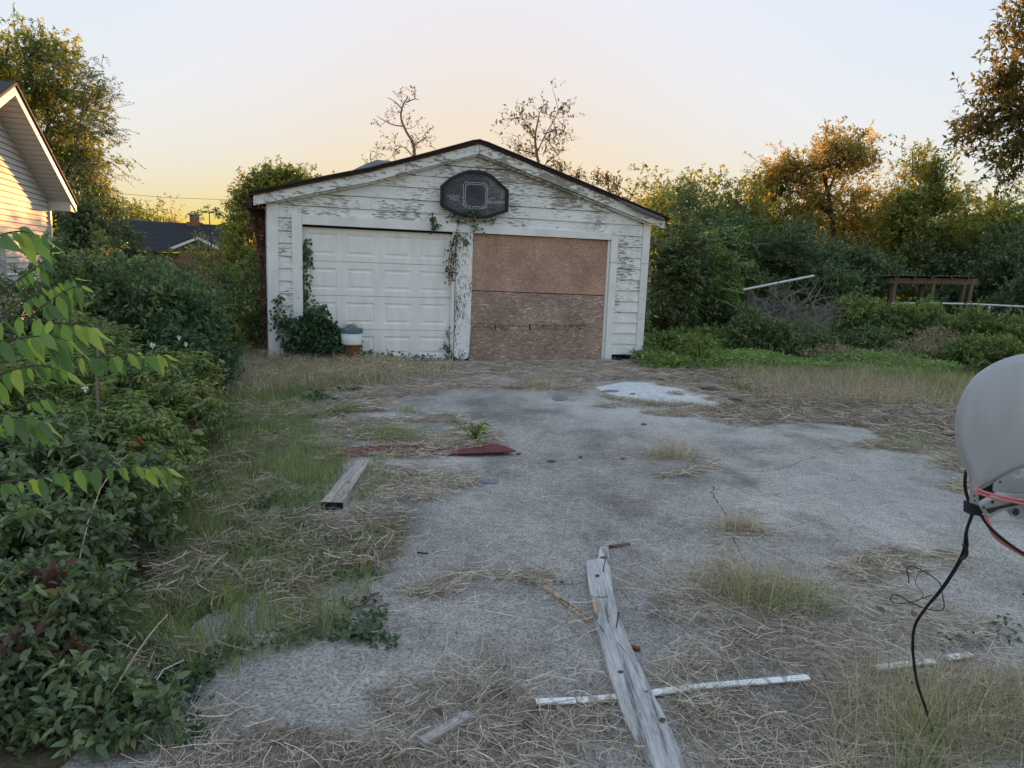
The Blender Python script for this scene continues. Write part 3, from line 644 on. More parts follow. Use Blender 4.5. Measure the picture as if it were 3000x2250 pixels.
# ================================================================== FOLIAGE TOOLS
def leaves(P, D, Nn, L, Wd, fold=.12, droop=.12):
    """diamond leaves folded along the midrib: base, left, tip, right"""
    D = nrm(D); S = nrm(np.cross(D, Nn)); Nn = np.cross(S, D); L = np.broadcast_to(L, (len(P),))[:, None]; Wd = np.broadcast_to(Wd, (len(P),))[:, None]
    a = P; tip = P + D * L - np.array([0, 0, 1.0]) * L * droop; m_ = P + D * L * .42 + Nn * fold * Wd
    V = np.stack([a, m_ + S * Wd * .5, tip, m_ - S * Wd * .5], 1).reshape(-1, 3)
    return V, np.arange(len(P) * 4).reshape(-1, 4)
def leaves6(P, D, Nn, L, Wd, fold=.16, droop=.14):
    """oval pointed leaves for plants close by: two quads meeting at the midrib"""
    D = nrm(D); S = nrm(np.cross(D, Nn)); Nn = np.cross(S, D); L = np.broadcast_to(L, (len(P),))[:, None]; Wd = np.broadcast_to(Wd, (len(P),))[:, None]; dn = np.array([0, 0, 1.0])
    tip = P + D * L - dn * L * droop; m1 = P + D * L * .28 + Nn * fold * Wd; m2 = P + D * L * .62 - dn * L * droop * .35 + Nn * fold * Wd
    V = np.stack([P, m1 + S * Wd * .46, m2 + S * Wd * .40, tip, m2 - S * Wd * .40, m1 - S * Wd * .46], 1).reshape(-1, 3); b = np.arange(len(P))[:, None] * 6
    return V, np.concatenate([b + np.array([[0, 1, 2, 3]]), b + np.array([[0, 3, 4, 5]])])
def rn(*s): return rng.standard_normal(s)
def foliage(C, r, nt, nl, L, Wd, center, droop=.35, upb=.35, spread=.6, pinnate=False, lvar=.35, outw=.8, near=False):
    """sprays of leaves on twigs round each centre; returns leaf V,F,attr and twig ends"""
    C = np.asarray(C, float); K = len(C); r = np.broadcast_to(r, (K,))
    out = nrm(C - np.asarray(center)); D = nrm(out[:, None] * outw + rn(K, nt, 3) * spread + np.array([0, 0, upb]))
    S = C[:, None] + rn(K, nt, 3) * (r * .33)[:, None, None]; ln = r[:, None] * rng.uniform(.55, 1.25, (K, nt))
    t = np.linspace(.12, 1, nl)[None, None] + rng.uniform(-.04, .04, (K, nt, nl))
    P = S[:, :, None] + D[:, :, None] * (ln[:, :, None] * t)[..., None]; P[..., 2] -= droop * ln[:, :, None] * t ** 2
    Db = np.broadcast_to(D[:, :, None], P.shape)
    if pinnate:
        sd = nrm(np.cross(D, [0, 0, 1.0])); sg = np.where(np.arange(nl) % 2 == 0, 1.0, -1.0)[None, None, :, None]
        LD = Db * .45 + sd[:, :, None] * sg + rn(*P.shape) * .18 + np.array([0, 0, -.45])
    else:
        LD = Db * .55 + rn(*P.shape) * .75 + np.array([0, 0, -droop * .6])
    NN = nrm(rn(*P.shape) * .55 + np.array([0, 0, 1.0]))
    n = K * nt * nl; Lr = L * rng.uniform(1 - lvar, 1 + lvar, n)
    V, Fq = (leaves6 if near else leaves)(P.reshape(-1, 3), LD.reshape(-1, 3), NN.reshape(-1, 3), Lr, Lr * (Wd / L))
    cr_ = np.repeat(rng.random(K), nt * nl); at = np.clip(.45 * cr_ + .55 * rng.random(n), 0, 1)
    E_ = S + D * ln[..., None]; E_[..., 2] -= droop * ln
    return V, Fq, np.repeat(at, 6 if near else 4), S.reshape(-1, 3), E_.reshape(-1, 3)
def twig_arrays(S, E_, rad):
    """three-sided straight twigs as quads"""
    d = nrm(E_ - S); u = nrm(np.cross(d, np.array([.3, .2, .9]))); v = np.cross(d, u); rad = np.broadcast_to(rad, (len(S),))[:, None]; ring = []
    for k in range(3):
        a = 2 * math.pi * k / 3; o = u * math.cos(a) + v * math.sin(a); ring.append((S + o * rad, E_ + o * rad * .4))
    V = np.stack([ring[0][0], ring[1][0], ring[2][0], ring[0][1], ring[1][1], ring[2][1]], 1).reshape(-1, 3); b = np.arange(len(S))[:, None] * 6
    Fq = np.concatenate([b + np.array([[0, 1, 4, 3]]), b + np.array([[1, 2, 5, 4]]), b + np.array([[2, 0, 3, 5]])]); return V, Fq
def join(parts):
    Vs, Fs, As, n = [], [], [], 0
    for p in parts:
        Vs.append(p[0]); Fs.append(p[1] + n); As.append(p[2] if len(p) > 2 and p[2] is not None else np.zeros(len(p[0]))); n += len(p[0])
    return np.concatenate(Vs), np.concatenate(Fs), np.concatenate(As)
def leaf_part(name, parts, mat, root):
    V, Fq, at = join(parts); return tag(link(name, mesh_np(name, V - loc_of(root), Fq, at), mat, root), kind='stuff')

def crown_points(c, rad, n, seed, shell=.55, lump=.5, freq=1.6, flat_bottom=True):
    """cluster centres in a lumpy ellipsoid, more of them near its skin"""
    d = nrm(rn(n, 3)); q = vnoise(d * freq + 17.3, seed); q2 = vnoise(d * freq * 2.3 + 5.1, seed + 7)
    rr = 1.16 * ((1 - lump) + lump * 1.35 * q + .35 * lump * (q2 - .5)); f = rng.random(n) ** (1 - shell) if shell < 1 else np.ones(n)
    P = d * (rr * f)[:, None]
    return np.asarray(c) + P * np.asarray(rad)

def limb(mb, a, b, ra, rb, sag=.1, n=5, sides=5):
    a = np.array(a, float); b = np.array(b, float); L = np.linalg.norm(b - a); t = np.linspace(0, 1, n)[:, None]
    P = a + (b - a) * t + np.sin(t * math.pi) * (rng.standard_normal(3) * .06 * L + np.array([0, 0, sag * L * .6])); mb.tube(P, np.linspace(ra, rb, n), sides, False); return P

def tree(name, label, px, Y, top, base_py, hw, mat, ncl=110, nt=5, nl=9, L=.085, Wd=.04, seed=1, r=.34, shell=.45, lump=.66, droop=.35, pinnate=False, bark=None, trunk_r=.09, group=None, blobs=None, lean=0.0, depth=.8, nlimb=9, upb=.35, cat='tree', twr=.006, tto=None):
    c0 = A(px, base_py, Y); X = c0[0]; zt = A(px, top, Y)[2]; zb_ = max(c0[2], .05); hwm = hw * Y / F
    root = thing(name, label, cat, (X - lean, Y, 0), 0, group); base = np.array([X - lean, Y, -.05])
    cen = np.array([X, Y, (zt + zb_) / 2]); rad = np.array([hwm, hwm * depth, (zt - zb_) / 2])
    if blobs is None:
        C = crown_points(cen, rad, ncl, seed, shell, lump)
    else:                                   # blobs: px, py, half width px, half height px, dy, number
        C = np.concatenate([crown_points(A(bx, by, Y + dy), np.array([bw * (Y + dy) / F, bw * (Y + dy) / F * depth, bh * (Y + dy) / F]), k, seed + i, shell, lump) for i, (bx, by, bw, bh, dy, k) in enumerate(blobs)])
        cen = C.mean(0)
    nx_ = max(6, len(C) // 7); ex = C[rng.choice(len(C), nx_)]; C = np.concatenate([C, cen + (ex - cen) * rng.uniform(1.08, 1.32, (nx_, 1))])   # stray shoots past the crown
    C = C[C[:, 2] > .15]
    mb = MB(); tips = C[rng.choice(len(C), min(nlimb, len(C)), replace=False)]
    tp = cen + np.array([0, 0, (C[:, 2].max() - cen[2]) * .35]); tp = A(*tto, Y) if tto else tp
    P = limb(mb, base, tp, trunk_r, trunk_r * .35, .02, 7, 7)
    hubs = [P[3], P[4], P[5], P[6]]
    for tpt in tips:
        st = hubs[int(rng.integers(0, 4))]; Q = limb(mb, st, tpt, trunk_r * .32, trunk_r * .08, .08); hubs += [Q[2], Q[3]]
    H = np.array(hubs)
    for c in C:
        k = int(np.argmin(np.linalg.norm(H - c, axis=1))); limb(mb, H[k], c, trunk_r * .10 + .002, .004, .06, 3, 3)
    mb.build('trunk', bark or M_bark, root, world=True, smooth=True)
    V, Fq, at, S, E_ = foliage(C, r, nt, nl, L, Wd, cen - np.array([0, 0, rad[2] * .3]), droop, upb, pinnate=pinnate)
    leaf_part('crown', [(V, Fq, at)], mat, root)
    if twr:
        TV, TF = twig_arrays(S, E_, twr); tag(link('twigs', mesh_np('twigs', TV - loc_of(root), TF), bark or M_bark, root), kind='stuff')
    return root

def shrub(name, label, blobs, mat, L=.05, Wd=.022, nt=5, nl=8, r=.16, seed=1, droop=.3, pinnate=False, group=None, cat='shrub', shell=.75, upb=.5, bark=None, stems=14, lump=.45, inner=.25, near=False):
    """blobs: (x, y, ztop, rx, ry, n) mounds standing on the ground"""
    bx, by = np.mean([b[0] for b in blobs]), np.mean([b[1] for b in blobs])
    root = thing(name, label, cat, (bx, by, 0), 0, group); parts = []; tw = []; mb = MB()
    for i, (x, y, zt, rx, ry, n) in enumerate(blobs):
        zt = zt - r * .5
        d = nrm(rn(n, 3)); d[:, 2] = np.abs(d[:, 2]) ** .8; q = vnoise(d * 2.1 + 9.7, seed + i)
        f = np.where(rng.random(n) < inner, rng.random(n) ** .5, rng.uniform(.86, 1.0, n))
        P = np.array([x, y, .04]) + d * (f * (1 - lump + lump * 1.6 * q))[:, None] * np.array([rx, ry, zt])
        V, Fq, at, S, E_ = foliage(P, r, nt, nl, L, Wd, (x, y, zt * .1), droop, upb, pinnate=pinnate, near=near); parts.append((V, Fq, at)); tw.append((S, E_))
        for c in P[rng.choice(n, min(stems, n), replace=False)]:
            limb(mb, (x + rng.uniform(-.3, .3) * rx, y + rng.uniform(-.3, .3) * ry, -.02), c, .010, .004, .1, 4, 4)
    leaf_part('leaves', parts, mat, root)
    S = np.concatenate([t[0] for t in tw]); E_ = np.concatenate([t[1] for t in tw]); TV, TF = twig_arrays(S, E_, .0025); tag(link('twigs', mesh_np('twigs', TV - loc_of(root), TF), bark or M_bark, root), kind='stuff')
    tag(mb.build('stems', bark or M_bark, root, world=True), kind='stuff'); return root

def pip(x, y, poly):
    poly = np.array(poly, float); inside = np.zeros(len(x), bool); j = len(poly) - 1
    for i in range(len(poly)):
        xi, yi = poly[i]; xj, yj = poly[j]; c = ((yi > y) != (yj > y)) & (x < (xj - xi) * (y - yi) / (yj - yi + 1e-12) + xi); inside ^= c; j = i
    return inside
def scatter(poly, n, patch=0.0, pscale=2.0, seed=0, even=1.2, edge=.12):
    """points on the ground inside an outline traced on the photo, patchy"""
    W_ = np.array([G(x, y) for x, y in poly])[:, :2]; lo, hi = W_.min(0) - .1, W_.max(0) + .1; out = []
    tot = 0
    while tot < n:
        q = rng.uniform(lo, hi, (max(n * 3, 4000), 2)); jit = (vnoise(q * 3.0, seed + 2) - .5)[:, None] * edge * 8 * np.array([1, .6]) if edge else 0
        k = pip(*(q + jit).T, W_)
        dd = np.hypot(q[:, 0], q[:, 1]); k &= rng.random(len(q)) < np.clip((dd.min() + .6) / (dd + .6), 0, 1) ** even
        if patch:
            nz = .65 * vnoise(q * pscale, seed) + .35 * vnoise(q * pscale * 3.1, seed + 5); k &= rng.random(len(q)) < np.clip((nz - patch) * 3.0, 0, 1)
        out.append(q[k]); tot += k.sum()
        if len(out) > 40: break
    q = np.concatenate(out)[:n]; q = clear_of(q); return np.concatenate([q, np.zeros((len(q), 1))], 1)
KEEP_CLEAR = []
def clear_of(q, share=.9):
    k = np.ones(len(q), bool)
    for poly in KEEP_CLEAR: k &= ~(pip(q[:, 0], q[:, 1], poly) & (rng.random(len(q)) < share))
    return q[k]
def blades(P, h, wd, lean=.5, curl=.5, seg=2, hv=.4):
    """grass blades: tapering strips that bend over"""
    n = len(P); a = rng.uniform(0, 2 * math.pi, n); D = np.stack([np.cos(a), np.sin(a), np.zeros(n)], -1); S = np.stack([-np.sin(a), np.cos(a), np.zeros(n)], -1)
    a2 = rng.uniform(0, 2 * math.pi, n); S = S * .6 + np.stack([np.cos(a2), np.sin(a2), np.zeros(n)], -1) * .4
    H = h * rng.uniform(1 - hv, 1 + hv, n); ln = lean * rng.uniform(.1, 1.3, n); wdv = wd * rng.uniform(.7, 1.3, n) ; cols_ = []
    for i in range(seg + 1):
        t = i / seg; c = P + np.array([0, 0, 1.0]) * (H * (t - curl * .35 * ln * t * t))[:, None] + D * (H * ln * (t * .5 + curl * t * t))[:, None]
        ww = (wdv * (1 - .85 * t) * .5)[:, None]; cols_ += [c + S * ww, c - S * ww]
    V = np.stack(cols_, 1).reshape(-1, 3); b = np.arange(n)[:, None] * (2 * seg + 2)
    Fq = np.concatenate([b + np.array([[2 * i, 2 * i + 1, 2 * i + 3, 2 * i + 2]]) for i in range(seg)]); return V, Fq, np.repeat(rng.random(n), 2 * seg + 2)
def straws(P, Lm, wd, zr=(.012, .05), bend=.25, seg=3, ang=None, tilt=.12):
    """dead stalks lying about"""
    n = len(P); a = rng.uniform(0, 2 * math.pi, n) if ang is None else rng.normal(ang, .7, n); D = np.stack([np.cos(a), np.sin(a), rng.normal(0, tilt, n)], -1); S0 = np.stack([-np.sin(a), np.cos(a), np.zeros(n)], -1)
    Ls = Lm * rng.uniform(.35, 1.4, n); bd = rng.normal(0, bend, n); z0 = rng.uniform(*zr, n); cols_ = []; wv = wd * rng.uniform(.6, 1.3, n)
    for i in range(seg + 1):
        t = i / seg - .5; c = P + D * (Ls * t)[:, None] + S0 * (Ls * bd * (t * t * 2))[:, None]; c = c.copy(); c[:, 2] = np.maximum(c[:, 2] + z0, .0145)
        sv = (S0 * .8 + np.array([0, 0, .6])) * (wv * .5)[:, None]; cols_ += [c + sv, c - sv]
    V = np.stack(cols_, 1).reshape(-1, 3); b = np.arange(n)[:, None] * (2 * seg + 2)
    Fq = np.concatenate([b + np.array([[2 * i, 2 * i + 1, 2 * i + 3, 2 * i + 2]]) for i in range(seg)]); return V, Fq, np.repeat(rng.random(n), 2 * seg + 2)
def stuff(name, parts, mat, label, cat):
    V, Fq, at = join(parts); return tag(link(name, mesh_np(name, V, Fq, at), mat), label, cat, kind='stuff')

# ================================================================== GRASS, STRAW, GROUND COVER
_bp = lambda x, y: G(1200 + x * .5425, 1500 + y * .5425)[:2]
KEEP_CLEAR.append([_bp(*q) for q in ((940, 175), (940, 330), (985, 620), (1050, 880), (1150, 1160), (1330, 1480), (1570, 1480), (1450, 1150), (1330, 930), (1210, 680), (1110, 400), (1090, 175))])
KEEP_CLEAR.append([G(*q)[:2] for q in ((1565, 2035), (1830, 2018), (2380, 1968), (2380, 2005), (1830, 2060), (1565, 2080))])
KEEP_CLEAR.append([G(*q)[:2] for q in ((2565, 1940), (2850, 1902), (2850, 1935), (2565, 1978))])
KEEP_CLEAR.append([G(*q)[:2] for q in ((915, 1535), (1015, 1530), (1095, 1350), (1035, 1340))])
KEEP_CLEAR.append([G(*q)[:2] for q in ((1225, 2200), (1390, 2110), (1375, 2085), (1225, 2165))])
KEEP_CLEAR.append([G(*q)[:2] for q in ((990, 1338), (1010, 1308), (1130, 1300), (1250, 1298), (1250, 1338))])
# left strip of grass
left_poly = [(430, 2060), (440, 2010), (760, 1985), (1010, 1840), (1060, 1650), (960, 1540), (930, 1470), (985, 1350), (960, 1270), (1060, 1180), (900, 1090), (700, 1040), (620, 1120), (560, 1330), (440, 1560), (300, 1900), (330, 2060)]
P1 = scatter(left_poly, 44000, .12, 1.6, 1, edge=.2)
P1b = scatter(left_poly, 19000, .22, 1.2, 2, edge=.25)
P1c = scatter(left_poly, 15000, .40, 1.1, 3, edge=.05)
stuff('grass', [blades(P1, .085, .0042, .8, .8)], L_grass, 'short green and tan grass strip left of the concrete', 'grass')
stuff('dead_grass', [straws(P1b, .13, .0032, (.01, .07), tilt=.25)], L_strawdark, 'matted dead grass between the hedge and the driveway', 'grass')
stuff('fresh_grass', [blades(P1c, .11, .0045, .6, .6)], L_weed, 'brighter green grass tufts in the left strip', 'grass')
# long dry grass beside the garage and along the left corner
P2 = scatter([(640, 1130), (700, 1000), (870, 1030), (1000, 1062), (1340, 1072), (1290, 1110), (1040, 1150), (900, 1160), (760, 1180)], 12000, .1, 1.5, 4)
stuff('tall_grass', [blades(P2, .20, .005, .9, .9, 3), straws(scatter([(700, 1000), (870, 1040), (1000, 1062), (1280, 1085), (1000, 1140), (800, 1130)], 4000, 0, 2, 5), .22, .004, (.02, .16), tilt=.35)], L_grassdry, 'tall dry grass against the foot of the garage door', 'grass')
P2b = scatter([(640, 1150), (700, 1020), (870, 1055), (1000, 1075), (1240, 1085), (1000, 1160), (800, 1190)], 5500, .35, 1.3, 6)
stuff('garage_grass', [blades(P2b, .15, .006, .8, .8, 2)], L_grass, 'greenish grass growing before the roll-up door', 'grass')
# straw mat before the garage
front = [(960, 1110), (1300, 1068), (1390, 1064), (1800, 1060), (1900, 1085), (2160, 1150), (2200, 1180), (2100, 1172), (1960, 1118), (1820, 1112), (1740, 1130), (1690, 1160), (1500, 1130), (1300, 1150), (1180, 1170), (1020, 1220), (1300, 1235), (1370, 1255), (1200, 1300), (1000, 1290), (900, 1260), (880, 1180)]
stuff('straw_mat', [straws(scatter(front, 15000, .12, 1.3, 7, 1.0), .19, .0042, (.012, .06), ang=.25, tilt=.12)], L_strawdark, 'brown mat of dead grass across the front of the garage', 'straw')
# straw over the driveway edge at right
rightband = [(1900, 1075), (2160, 1160), (2180, 1190), (1980, 1208), (2050, 1235), (2200, 1258), (2350, 1240), (2560, 1252), (2820, 1315), (2900, 1345), (2900, 1240), (2820, 1190), (2600, 1160), (2300, 1120), (2050, 1085)]
stuff('brown_straw_band', [straws(scatter(rightband, 17000, .12, 1.1, 9, 1.0), .18, .0042, (.01, .07), tilt=.18)], L_strawdark, 'brown dead-grass band along the right driveway edge', 'straw')
stuff('dry_grass_band', [blades(scatter([(2100, 1085), (2400, 1075), (2700, 1090), (2900, 1140), (2900, 1240), (2700, 1210), (2500, 1190), (2250, 1200), (2150, 1150)], 24000, .18, 1.0, 10, .9), .17, .004, .9, .9)], L_grassdry, 'tan standing grass beyond the right driveway edge', 'grass')
stuff('green_grass_band', [blades(scatter([(1900, 1080), (2050, 1040), (2400, 1030), (2750, 1070), (2950, 1110), (2950, 1200), (2600, 1150), (2300, 1110)], 20000, .15, .8, 11, .9), .16, .005, .8, .8)], L_weed, 'green grass band in front of the right hedge', 'grass')
# loose straw on the slab
loose = []
for poly, n, pt, ln_, wdt in (([(560, 2250), (700, 2020), (960, 1960), (1120, 1990), (1560, 2040), (1820, 2000), (2000, 1900), (2300, 1990), (2560, 2030), (2650, 2260)], 3200, .36, .13, .0018),
                       ([(1840, 2250), (1930, 2030), (2000, 1860), (1900, 1820), (2080, 1640), (2100, 1500), (2230, 1510), (2260, 1640), (2420, 1760), (2600, 1800), (3000, 1820), (3000, 2250)], 4900, .28, .13, .0019),
                       ([(1000, 1500), (1080, 1380), (1260, 1330), (1350, 1420), (1160, 1540), (980, 1600)], 3000, .33, .14, .0026),
                       ([(1260, 1720), (1330, 1620), (1500, 1640), (1580, 1690), (1500, 1750), (1330, 1740)], 600, .30, .16, .0022),
                       ([(2480, 1660), (2600, 1610), (2900, 1600), (2900, 1660), (2600, 1690)], 1300, .25, .14, .0024),
                       ([(2500, 1300), (2700, 1290), (2850, 1380), (2860, 1460), (2700, 1360)], 2600, .15, .16, .003),
                       ([(1010, 1340), (1100, 1290), (1320, 1270), (1440, 1290), (1400, 1340), (1100, 1340)], 2000, .1, .14, .003),
                       ([(1950, 1400), (2060, 1370), (2060, 1390)], 200, 0, .16, .003),
                       ([(600, 2250), (900, 1900), (1300, 1500), (1500, 1300), (2500, 1300), (2900, 1600), (2600, 2250)], 2200, .0, .11, .0020),
                       ([(1950, 1112), (2080, 1150), (2190, 1185), (2150, 1200), (2040, 1160), (1940, 1130)], 2200, 0, .14, .003),
                       ([(1680, 1160), (1900, 1185), (2140, 1200), (2100, 1225), (1850, 1200), (1690, 1175)], 2200, .1, .12, .003)):
    loose.append(straws(scatter(poly, n, pt, 1.7, 20 + len(loose)), ln_, wdt, (.0145, .045), .3))
stuff('loose_straw', loose, L_straw, 'pale loose straw scattered over the concrete', 'straw')
stuff('trodden_straw', [straws(scatter([(560, 2250), (900, 2080), (1560, 2060), (1820, 2030), (2000, 1900), (2300, 1800), (2950, 1830), (2980, 2260)], 6000, .38, 1.6, 41, 1.0), .085, .0018, (.0145, .028), .35, tilt=.04)], L_strawdark, 'grey-brown trodden straw on the near concrete', 'straw')
# ground cover and lawn beyond
V = []
def groundleaves(poly, n, hmax, L, seed, patch=.15, even=.8):
    P = scatter(poly, n, patch, .9, seed, even); n = len(P); P[:, 2] = hmax * rng.random(n) ** .7 * (.35 + 1.1 * vnoise(P[:, :2] * 1.4, seed + 1)); D = rn(n, 3); D[:, 2] *= .4; Nn = nrm(rn(n, 3) * .5 + np.array([0, 0, 1.0])); Ls = L * rng.uniform(.6, 1.3, n)
    V, Fq = leaves(P, D, Nn, Ls, Ls * .55); at = np.clip(.5 * vnoise(P[:, :2] * 1.7, seed + 9) + .5 * rng.random(n), 0, 1); return V, Fq, np.repeat(at, 4)
stuff('ground_cover', [groundleaves([(1885, 1085), (1900, 1010), (2100, 990), (2400, 1025), (2700, 1060), (2860, 1110), (2500, 1100), (2250, 1092), (2050, 1090)], 36000, .20, .06, 50)], L_cover, 'low bright green ground cover in front of the hedge', 'ground cover')
stuff('far_undergrowth', [groundleaves([(1890, 1010), (1900, 960), (2150, 930), (2450, 960), (2800, 1000), (3000, 1040), (3000, 1090), (2600, 1050), (2200, 1000)], 22000, .45, .075, 55)], L_hedge, 'tangled dark undergrowth right of the garage', 'undergrowth')
stuff('creeping_leaves', [groundleaves([(440, 2010), (560, 1900), (800, 1900), (1000, 1830), (1050, 1840), (900, 1960), (700, 2000)], 520, .06, .034, 60, .35), groundleaves([(960, 1600), (1090, 1570), (1120, 1585), (1050, 1640), (960, 1690)], 160, .05, .03, 61, .1), groundleaves([(850, 1240), (950, 1160), (1060, 1155), (1000, 1200), (900, 1240)], 900, .08, .05, 62, .1), groundleaves([(600, 1700), (800, 1500), (900, 1400), (1000, 1700), (800, 1850)], 900, .07, .035, 63, .35), groundleaves([(2780, 1860), (2930, 1850), (2960, 1930), (2800, 1910)], 90, .05, .03, 64, .1)], L_ivy, 'small creeping leaves along the left edge of the slab', 'creeper')
stuff('near_corner_grass', [blades(scatter([(2560, 2330), (2600, 2130), (2700, 2080), (3020, 2040), (3100, 2330)], 300, .1, 3, 70, .3, .02), .17, .0036, .8, .9, 3), blades(scatter([(2640, 2330), (2660, 2140), (2760, 2100), (2780, 2330)], 110, .1, 3, 71, .3, .02), .24, .0055, .7, .8, 3)], L_grass, 'green and tan grass in the near right corner', 'grass')
stuff('near_corner_dry_grass', [blades(scatter([(2380, 2330), (2450, 2000), (2560, 1960), (2800, 2010), (3020, 1990), (3100, 2330)], 2600, .2, 3, 72, .3, .02), .13, .0034, 1.0, 1.0, 3)], L_grassdry, 'dry grass among the straw in the near right corner', 'grass')
lawn = [(0, 1060), (0, 830), (700, 830), (1500, 850), (3000, 860), (3000, 1000), (2200, 990), (1900, 1000)]
Pq = rng.uniform([-30, 12], [40, 60], (14000, 2)); Pq = np.concatenate([Pq, np.zeros((len(Pq), 1))], 1); stuff('far_grass', [blades(Pq, .3, .03, .6, .6, 1)], L_grass, 'rough grass on the ground beyond the garage', 'grass')

# ---- single tufts on the concrete
def tuft(px, py, n, h, spread, mat, label, wd=.003, dry=0, name='grass_tuft'):
    c = G(px, py); root = thing(name, label, 'grass', (c[0], c[1], 0), 0, 'grass tufts on the driveway')
    P = np.concatenate([c[:2] + rn(n, 2) * spread * np.array([1, .6]), np.full((n, 1), .008)], 1); leaf_part('blades', [blades(P, h, wd, .9, .9, 3)], mat, root)
    if dry:
        P = np.concatenate([c[:2] + rn(dry, 2) * spread * np.array([2.0, 1.2]), np.zeros((dry, 1))], 1); leaf_part('fallen_stalks', [straws(P, h * 1.2, wd * .8, (.014, .04))], L_straw, root)
    return root
tuft(1965, 1345, 420, .20, .09, L_grassdry, 'lone dry grass tuft in the middle right of the driveway', .0028, 260)
tuft(2170, 1560, 380, .13, .07, L_grassdry, 'upper small dry tuft on the crack right of the broken plank', .0026, 260)
tuft(2180, 1740, 900, .17, .15, L_grassdry, 'large dry tuft right of the broken plank', .0028, 600)
tuft(2290, 1790, 500, .15, .13, L_grass, 'green-tinged tuft just below the large dry tuft', .003, 300)
tuft(2650, 1318, 520, .13, .17, L_grass, 'low green tuft left of the satellite dish', .003, 300)
tuft(2810, 1370, 320, .10, .12, L_grass, 'small tuft beside the edge of the satellite dish', .003, 200)
tuft(1140, 1290, 700, .16, .18, L_weed, 'green tuft behind the red sheet', .0035, 200)
tuft(1570, 1140, 380, .20, .15, L_grassdry, 'dry tuft near the bleached concrete patch', .004, 200)
tuft(1900, 1192, 300, .12, .16, L_strawdark, 'brown tuft on the edge of the bleached concrete patch', .004, 200)
tuft(2030, 1198, 260, .12, .18, L_grassdry, 'second brown tuft at the corner of the bleached patch', .004, 200)
tuft(1280, 1320, 300, .07, .14, L_grassdry, 'flattened tuft lying over the red sheet', .003, 260)

# ================================================================== LEFT HEDGE
def gxy(px, py): p = G(px, py); return p[0], p[1]
shrub('hedge_bush', 'tall dense green bush between the side fence and the grass', [(-4.15, 8.0, 1.46, .68, .8, 200), (-4.9, 7.8, 1.52, .8, .8, 230), (-4.6, 8.7, 1.54, .95, .7, 160), (-3.8, 8.3, 1.15, .45, .6, 100)], L_hedge, .075, .034, 6, 9, .20, 3)
shrub('vine_hedge', 'dark vine-smothered mound at the right end of the tall bush', [(-3.66, 7.7, 1.10, .45, .55, 190), (-3.42, 7.3, .72, .34, .45, 120)], L_ivy, .055, .03, 6, 8, .14, 5)
shrub('background_hedge', 'leafy hedge behind the tall bush with red new tips', [(-4.8, 10.6, 1.52, 1.0, .6, 160), (-6.0, 10.2, 1.56, 1.2, .6, 160), (-4.25, 11.6, 1.7, .5, .6, 100)], L_nandina, .075, .03, 5, 8, .22, 8)
shrub('nandina_mound', 'olive mound of fine leaves in the middle of the left hedge', [(-3.05, 5.75, .74, .62, .5, 230), (-2.65, 5.35, .5, .38, .4, 120)], L_nandina, .055, .017, 6, 9, .13, 11, pinnate=True, near=True)
shrub('nandina_mound', 'red-tipped fine-leaved mound behind the drooping sapling', [(-3.9, 6.1, .85, .75, .5, 230)], L_nandina, .055, .018, 6, 9, .13, 13, pinnate=True)
shrub('low_hedge', 'green fine-leaved mound nearest the grass at left', [(-2.45, 4.25, .66, .50, .45, 200), (-2.15, 3.85, .40, .26, .3, 70), (-3.0, 4.4, .80, .6, .5, 180)], L_nandina, .055, .017, 6, 9, .12, 15, pinnate=True, near=True)
shrub('leafy_mound', 'bluish broad-leaved mound at the left edge of the picture', [(-2.12, 3.2, .56, .42, .4, 150), (-1.92, 2.8, .40, .26, .3, 80), (-2.5, 3.5, .66, .45, .4, 120)], L_blue, .052, .023, 6, 8, .12, 17, near=True)
shrub('leafy_mound', 'low bluish leaves in the near left corner', [(-1.72, 2.4, .36, .28, .28, 95), (-1.55, 2.12, .20, .16, .16, 40), (-1.8, 2.05, .3, .28, .25, 60)], L_blue, .045, .02, 6, 8, .10, 19, near=True)
shrub('ground_leaves', 'flat bluish leaves along the bottom left corner', [(-1.42, 2.08, .14, .26, .12, 46), (-1.22, 1.98, .09, .2, .08, 22), (-1.62, 2.25, .2, .2, .15, 30)], L_blue, .045, .02, 5, 6, .08, 25, near=True)
shrub('red_creeper', 'dark red leaves low in the near left corner', [(-1.60, 2.16, .26, .18, .14, 13), (-1.70, 2.36, .34, .16, .12, 7)], L_red, .05, .02, 5, 7, .09, 21, near=True)
shrub('red_creeper', 'red leaf patch at the foot of the olive mound', [(-2.45, 4.95, .28, .28, .22, 18), (-2.5, 3.6, .3, .2, .2, 10)], L_red, .045, .016, 5, 7, .09, 23)
# trailing runners on the concrete
def runner(pxs, n, L, label, mat=L_ivy, red=False):
    P = spline([G(x, y, .025) for x, y in pxs], 8); c = P[0]; root = thing('creeping_vine', label, 'vine', (c[0], c[1], 0), 0, 'vines creeping over the concrete'); MB().tube(P, .0022, 4).build('stem', M_deadvine, root, world=True)
    k = rng.integers(0, len(P), n); Q = P[k] + rn(n, 3) * np.array([.022, .022, .012]); Q[:, 2] = np.maximum(Q[:, 2], .018); D = rn(n, 3); D[:, 2] = np.abs(D[:, 2]) * .4; Ls = L * rng.uniform(.6, 1.3, n)
    V, Fq = leaves(Q, D, nrm(rn(n, 3) * .4 + np.array([0, 0, 1.0])), Ls, Ls * .5, droop=.05); leaf_part('leaves', [(V, Fq, np.repeat(rng.random(n), 4))], mat, root)
runner([(430, 1960), (520, 1985), (540, 2040), (580, 2100), (570, 2150), (500, 2190)], 130, .036, 'leafy runner hanging over the near left concrete edge')
runner([(960, 1800), (1010, 1840), (1050, 1870), (1090, 1850), (1140, 1880)], 120, .034, 'runner with dark tips left of the concrete centre')
